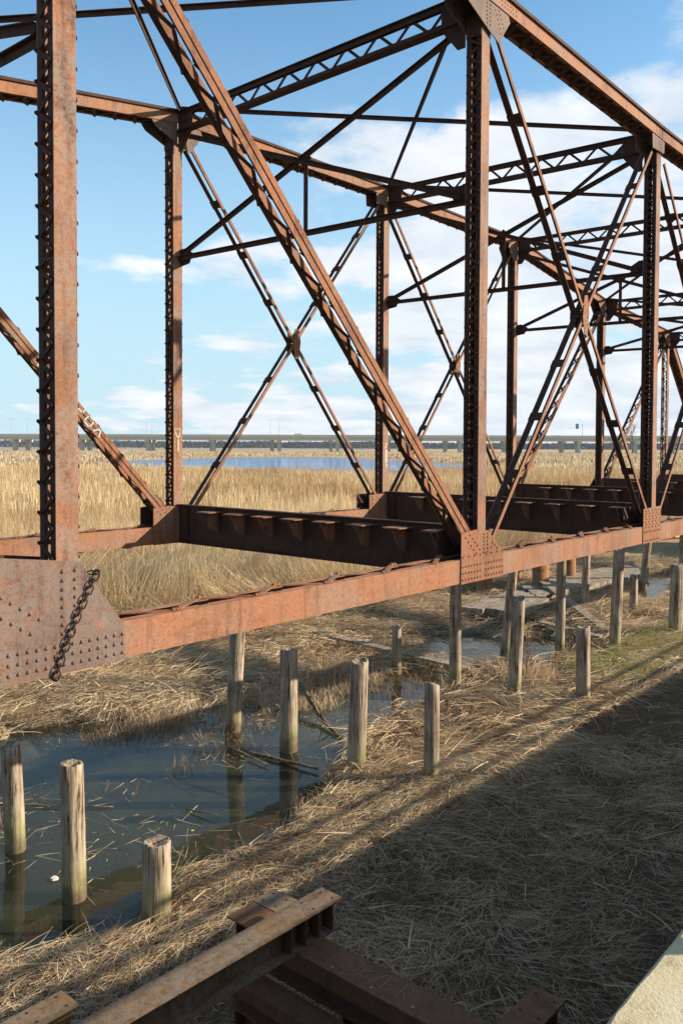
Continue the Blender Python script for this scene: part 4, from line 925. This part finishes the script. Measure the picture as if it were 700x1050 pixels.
# ------------------------------------------------------------------ sky, sun
SUN = V(1.47, -1.65, 1.0).normalized(); el = math.asin(SUN.z); az = math.atan2(SUN.x, SUN.y)
sun = bpy.data.lights.new('sun', 'SUN'); sun.energy = 5.0; sun.angle = R(.55); sun.color = (1, .89, .73)
so = bpy.data.objects.new('sun', sun); COL.objects.link(so); so.rotation_euler = SUN.to_track_quat('Z', 'Y').to_euler(); so.location = (0, 0, 50)
wd = bpy.data.worlds.new('World'); scene.world = wd; wd.use_nodes = True; nt = wd.node_tree; N_ = nt.nodes; L_ = nt.links
bg = N_['Background']; sky = N_.new('ShaderNodeTexSky'); sky.sky_type = 'NISHITA'; sky.sun_disc = False; sky.sun_elevation = el; sky.sun_rotation = az
sky.air_density = 1.0; sky.dust_density = .15; sky.ozone_density = 1.0; sky.altitude = 0
tc = N_.new('ShaderNodeTexCoord'); sep = N_.new('ShaderNodeSeparateXYZ'); L_.new(tc.outputs['Generated'], sep.inputs[0])
def mth(op, a_, b_=0., c_=None, clamp=False):
    x = N_.new('ShaderNodeMath'); x.operation = op; x.use_clamp = clamp
    for i, v in enumerate((a_, b_, c_)):
        if v is None: continue
        if isinstance(v, (int, float)): x.inputs[i].default_value = v
        else: L_.new(v, x.inputs[i])
    return x.outputs[0]
zc_ = mth('ADD', mth('MAXIMUM', sep.outputs[2], 0.), .16)
cx_ = mth('DIVIDE', sep.outputs[0], zc_); cy_ = mth('DIVIDE', sep.outputs[1], zc_); cmb = N_.new('ShaderNodeCombineXYZ'); L_.new(cx_, cmb.inputs[0]); L_.new(cy_, cmb.inputs[1])
def wn(scale, det, rough, vec, off=(0, 0, 0), dist=0.):
    mp = N_.new('ShaderNodeMapping'); mp.inputs['Location'].default_value = off; L_.new(vec, mp.inputs[0]); t = N_.new('ShaderNodeTexNoise'); t.inputs['Scale'].default_value = scale; t.inputs['Detail'].default_value = det; t.inputs['Roughness'].default_value = rough; t.inputs['Distortion'].default_value = dist
    L_.new(mp.outputs[0], t.inputs['Vector']); return t.outputs['Fac']
n1 = wn(1.9, 9, .56, cmb.outputs[0], (3.3, 1.7, 0)); n2 = wn(.45, 4, .5, cmb.outputs[0], (7.1, 2.2, 0)); n3 = wn(3.0, 6, .6, cmb.outputs[0], (1, 5, 0))
# more cloud towards the right of the view
dot = N_.new('ShaderNodeVectorMath'); dot.operation = 'DOT_PRODUCT'; L_.new(tc.outputs['Generated'], dot.inputs[0]); dot.inputs[1].default_value = tuple(rt)
side = mth('MULTIPLY', dot.outputs['Value'], .42)
low = mth('MULTIPLY', mth('SUBTRACT', .28, sep.outputs[2]), .43)
dens = mth('ADD', mth('ADD', mth('MULTIPLY', n1, .75), mth('MULTIPLY', n2, .35)), mth('ADD', side, low))
rp = N_.new('ShaderNodeMapRange'); rp.inputs['From Min'].default_value = .54; rp.inputs['From Max'].default_value = .635; rp.interpolation_type = 'SMOOTHSTEP'; L_.new(dens, rp.inputs['Value'])
cm = mth('MULTIPLY', rp.outputs[0], .92)
shade = N_.new('ShaderNodeValToRGB'); L_.new(mth('ADD', mth('MULTIPLY', n3, .6), mth('MULTIPLY', n1, .4)), shade.inputs[0])
shade.color_ramp.elements[0].position = .35; shade.color_ramp.elements[0].color = (3.9, 4.4, 5.0, 1); shade.color_ramp.elements[1].position = .62; shade.color_ramp.elements[1].color = (5.9, 6.0, 6.2, 1)
hzr = N_.new('ShaderNodeMapRange'); hzr.inputs['From Min'].default_value = .0; hzr.inputs['From Max'].default_value = .5; hzr.inputs['To Min'].default_value = .95; hzr.interpolation_type = 'SMOOTHSTEP'; hzr.inputs['To Max'].default_value = 0; L_.new(sep.outputs[2], hzr.inputs['Value'])
skm = N_.new('ShaderNodeMix'); skm.data_type = 'RGBA'; L_.new(cm, skm.inputs[0])
tn = N_.new('ShaderNodeMix'); tn.data_type = 'RGBA'; tn.blend_type = 'MULTIPLY'; tn.inputs[0].default_value = 1; L_.new(sky.outputs[0], tn.inputs[6]); tn.inputs[7].default_value = (.86, 1.20, 1.30, 1)
hm_ = N_.new('ShaderNodeMix'); hm_.data_type = 'RGBA'; L_.new(hzr.outputs[0], hm_.inputs[0]); L_.new(tn.outputs[2], hm_.inputs[6]); hm_.inputs[7].default_value = (3.3, 4.6, 5.3, 1)
L_.new(hm_.outputs[2], skm.inputs[6]); L_.new(shade.outputs[0], skm.inputs[7])
L_.new(skm.outputs[2], bg.inputs[0]); bg.inputs[1].default_value = .095

scene.view_settings.view_transform = 'Standard'; scene.view_settings.look = 'None'; scene.view_settings.exposure = .88; scene.view_settings.gamma = 1
scene.render.engine = 'CYCLES'; scene.cycles.use_denoising = True; scene.cycles.max_bounces = 6; scene.cycles.diffuse_bounces = 3; scene.cycles.transparent_max_bounces = 8
